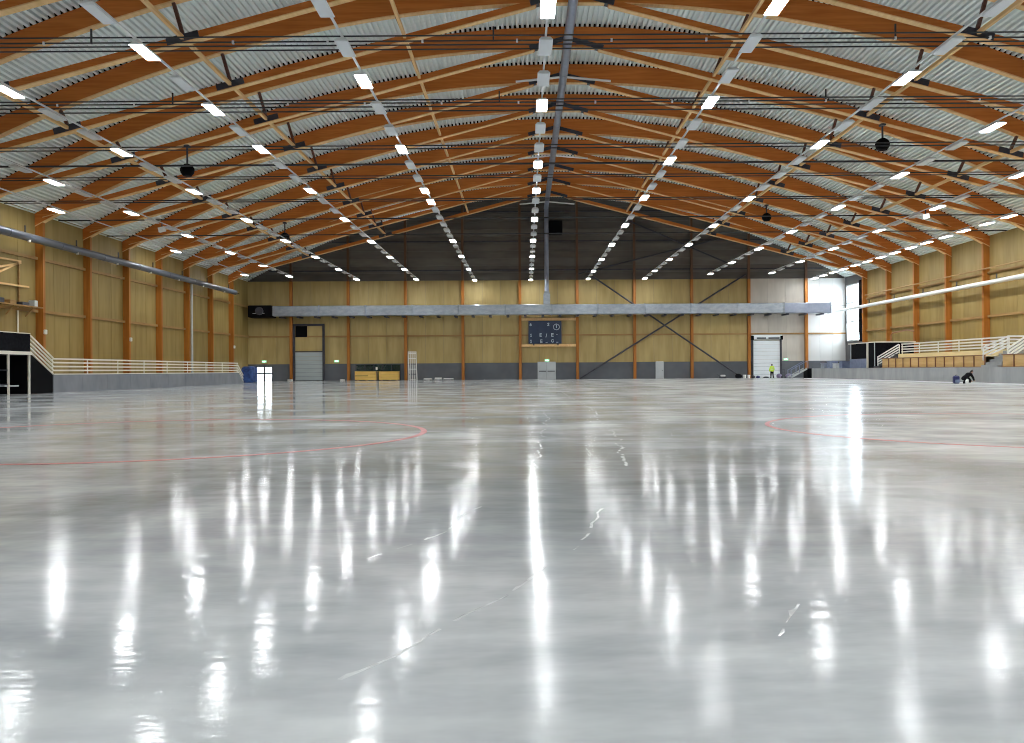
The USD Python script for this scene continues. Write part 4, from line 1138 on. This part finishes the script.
def person(label, loc, yaw, J, top, bottom, bands=False):
    """J: joints in a local frame (x right, y ahead, z up)."""
    t = thing('person', label, 'person', loc)
    c, s = math.cos(yaw), math.sin(yaw)

    def put(m):
        v_, f_ = arr(m)
        return np.stack([v_[:, 0] * c - v_[:, 1] * s, v_[:, 0] * s + v_[:, 1] * c, v_[:, 2]], 1) + np.array(loc), f_

    J = {k: np.array(v, float) for k, v in J.items()}

    def shape(kind, g):
        out = []
        P = lambda a, ra, b, rb: out.append(bone(J[a], ra + g, J[b], rb + g))
        if kind in ('all', 'top'):
            sl, sr, hl, hr = J['sl'], J['sr'], J['hl'], J['hr']
            out.append(Manifold.batch_hull([sph(sl * 0.8 + sr * 0.2, 0.085 + g), sph(sr * 0.8 + sl * 0.2, 0.085 + g), sph(J['chest'], 0.12 + g), sph(J['waist'] + [0.06, 0, 0], 0.095 + g), sph(J['waist'] - [0.06, 0, 0], 0.095 + g)]))
            out.append(Manifold.batch_hull([sph(J['waist'] + [0.06, 0, 0], 0.095 + g), sph(J['waist'] - [0.06, 0, 0], 0.095 + g), sph(hl, 0.098 + g), sph(hr, 0.098 + g)]))
            for q in 'lr':
                P('s' + q, 0.062, 'e' + q, 0.045)
                P('e' + q, 0.043, 'w' + q, 0.031)
        if kind in ('all', 'bottom'):
            out.append(Manifold.batch_hull([sph(J['hl'], 0.098 + g), sph(J['hr'], 0.098 + g), sph((J['hl'] + J['hr']) / 2 + [0, 0, 0.08], 0.10 + g)]))
            for q in 'lr':
                P('h' + q, 0.088, 'k' + q, 0.058)
                P('k' + q, 0.056, 'a' + q, 0.038)
        if kind in ('all', 'boots'):
            for q in 'lr':
                P('a' + q, 0.045, 't' + q, 0.032)
                out.append(bone(J['a' + q] - [0, 0, 0.05], 0.04 + g, J['t' + q], 0.032 + g))
        if kind == 'all':
            P('neck', 0.055, 'head', 0.06)
            up = J['head'] - J['neck']
            up = up / np.linalg.norm(up)
            fw = J['face'] / np.linalg.norm(J['face'])
            h = J['head']
            out.append(Manifold.batch_hull([sph(h + up * 0.06 - fw * 0.01, 0.088), sph(h - up * 0.04 + fw * 0.03, 0.062), sph(h + fw * 0.02, 0.078)]))
            out.append(bone(h + fw * 0.095 + up * 0.03, 0.012, h + fw * 0.115 - up * 0.005, 0.016))          # nose
            sd = np.cross(fw, up)
            for q in (-1, 1):
                out.append(sph(h + sd * q * 0.085 + up * 0.01, 0.022))                                         # ears
                out.append(sph(h + fw * 0.075 + sd * q * 0.032 + up * 0.035, 0.016))                           # brows
            for q in 'lr':
                w_, d = J['w' + q], J['w' + q] - J['e' + q]
                d = d / np.linalg.norm(d)
                side = np.cross(d, [0, 1, 0.2])
                side = side / np.linalg.norm(side)
                pal = np.cross(side, d)
                out.append(Manifold.batch_hull([sph(w_ + d * 0.02 + side * 0.02, 0.018), sph(w_ + d * 0.02 - side * 0.02, 0.018), sph(w_ + d * 0.085 + side * 0.03, 0.014), sph(w_ + d * 0.085 - side * 0.03, 0.014)]))
                for i, L in enumerate((0.070, 0.078, 0.073, 0.058)):
                    a_ = w_ + d * 0.088 + side * (0.031 - 0.021 * i)
                    b_ = a_ + d * L * 0.55 + pal * 0.012
                    e_ = b_ + d * L * 0.40 + pal * 0.030
                    out.append(bone(a_, 0.0095, b_, 0.009))
                    out.append(bone(b_, 0.009, e_, 0.008))
                out.append(bone(w_ + d * 0.03 + side * 0.03, 0.013, w_ + d * 0.075 + side * 0.065 + pal * 0.015, 0.010))
        return Manifold.batch_boolean(out, m3.OpType.Add)

    part('body', put(smoothed(shape('all', 0), 0.02, 4)), 'skin', t, smooth=True)
    part('jacket', put(smoothed(shape('top', 0.034), 0.04, 6)), top, t, smooth=True)
    part('trousers', put(smoothed(shape('bottom', 0.03), 0.04, 6)), bottom, t, smooth=True)
    part('boots', put(smoothed(shape('boots', 0.010), 0.03, 3)), 'black', t, smooth=True)
    up = J['head'] - J['neck']
    up = up / np.linalg.norm(up)
    fw = J['face'] / np.linalg.norm(J['face'])
    h = J['head']
    hair = Manifold.batch_hull([sph(h + up * 0.075 - fw * 0.02, 0.090), sph(h + up * 0.0 - fw * 0.045, 0.066), sph(h - up * 0.05 - fw * 0.05, 0.045)])
    part('hair', put(smoothed(hair, 0.03, 2)), 'hair', t, smooth=True)
    if bands:
        man = shape('top', 0.042)
        for za, zb_3 in ((1.02, 1.07), (1.20, 1.25)):
            b_ = man ^ Manifold.cube([0.36, 0.6, zb_3 - za], False).translate([-0.18, -0.3, za])
            part('reflective_band', put(arr(b_)), 'reflective', t)
    return t


stand = dict(head=(0.0, 0.02, 1.545), neck=(0, 0, 1.41), face=(0, 1, -0.15), chest=(0, 0.0, 1.22), waist=(0, 0, 1.04), sl=(-0.18, 0, 1.35), sr=(0.18, 0, 1.35), el=(-0.28, 0.0, 1.09), er=(0.28, 0.02, 1.09),
             wl=(-0.24, 0.15, 0.88), wr=(0.25, 0.16, 0.90), hl=(-0.09, 0, 0.88), hr=(0.09, 0, 0.88), kl=(-0.12, 0.02, 0.47), kr=(0.13, 0.03, 0.47), al=(-0.15, -0.01, 0.09), ar=(0.17, 0.0, 0.09), tl=(-0.17, 0.14, 0.04), tr=(0.20, 0.15, 0.04))
x = at(772, 372, 101.9)[0]
person('person in a yellow hi-vis jacket and dark trousers standing before the white roller door', (x, 101.9, 0), 0.15, stand, 'hi_vis', 'black_cloth', True)
squat = dict(head=(0.03, 0.46, 0.80), neck=(0.02, 0.36, 0.71), face=(0, 1, -0.7), chest=(0, 0.20, 0.58), waist=(0, 0.02, 0.47), sl=(-0.18, 0.28, 0.66), sr=(0.18, 0.28, 0.66), el=(-0.21, 0.40, 0.42), er=(0.22, 0.42, 0.44),
             wl=(-0.12, 0.54, 0.20), wr=(0.14, 0.58, 0.24), hl=(-0.10, -0.12, 0.36), hr=(0.10, -0.12, 0.36), kl=(-0.17, 0.27, 0.42), kr=(0.17, 0.20, 0.10), al=(-0.15, -0.02, 0.09), ar=(0.13, -0.22, 0.12), tl=(-0.16, 0.15, 0.04), tr=(0.14, -0.30, 0.04))
x = at(967, 378, 60.6)[0]
person('person in dark clothes kneeling on the ice beside the right parapet', (x - 0.1, 60.6, 0), -math.pi / 2 + 0.25, squat, 'black_cloth', 'black_cloth')
# tool bag and white cloth by the kneeling person
xb0 = at(956.2, 380, 60.6)[0]
t = thing('backpack', 'dark navy backpack standing on the ice left of the kneeling person', 'backpack', (xb0, 60.6, 0))
part('pack_body', MB().box(xb0 - 0.22, xb0 + 0.22, 60.45, 60.75, 0.0, 0.55, 0.08), 'navy_bag', t)
part('front_pocket', MB().box(xb0 - 0.17, xb0 + 0.17, 60.36, 60.46, 0.05, 0.28, 0.04), 'blue_grey', t)
a_ = np.linspace(0, np.pi, 10)
part('carry_loop', MB().tube(np.stack([xb0 + 0.07 * np.cos(a_), np.full(10, 60.6), 0.54 + 0.07 * np.sin(a_)], 1), 0.014, 6), 'black', t)
xc0 = at(965.5, 382, 60.2)[0]
t = thing('jug', 'small white plastic jug at the knees of the kneeling person', 'jug', (xc0, 60.0, 0))
m = trimesh.creation.revolve(np.array([(0, 0.0), (0.10, 0.0), (0.11, 0.2), (0.05, 0.27), (0.035, 0.33), (0, 0.33)]), sections=16)
m.apply_translation([xc0, 60.0, 0])
part('jug_body', m, 'white_paint', t, smooth=40)
part('grip', MB().tube([(xc0 + 0.05, 60.0, 0.3), (xc0 + 0.13, 60.0, 0.27), (xc0 + 0.11, 60.0, 0.16)], 0.015, 6), 'white_paint', t)
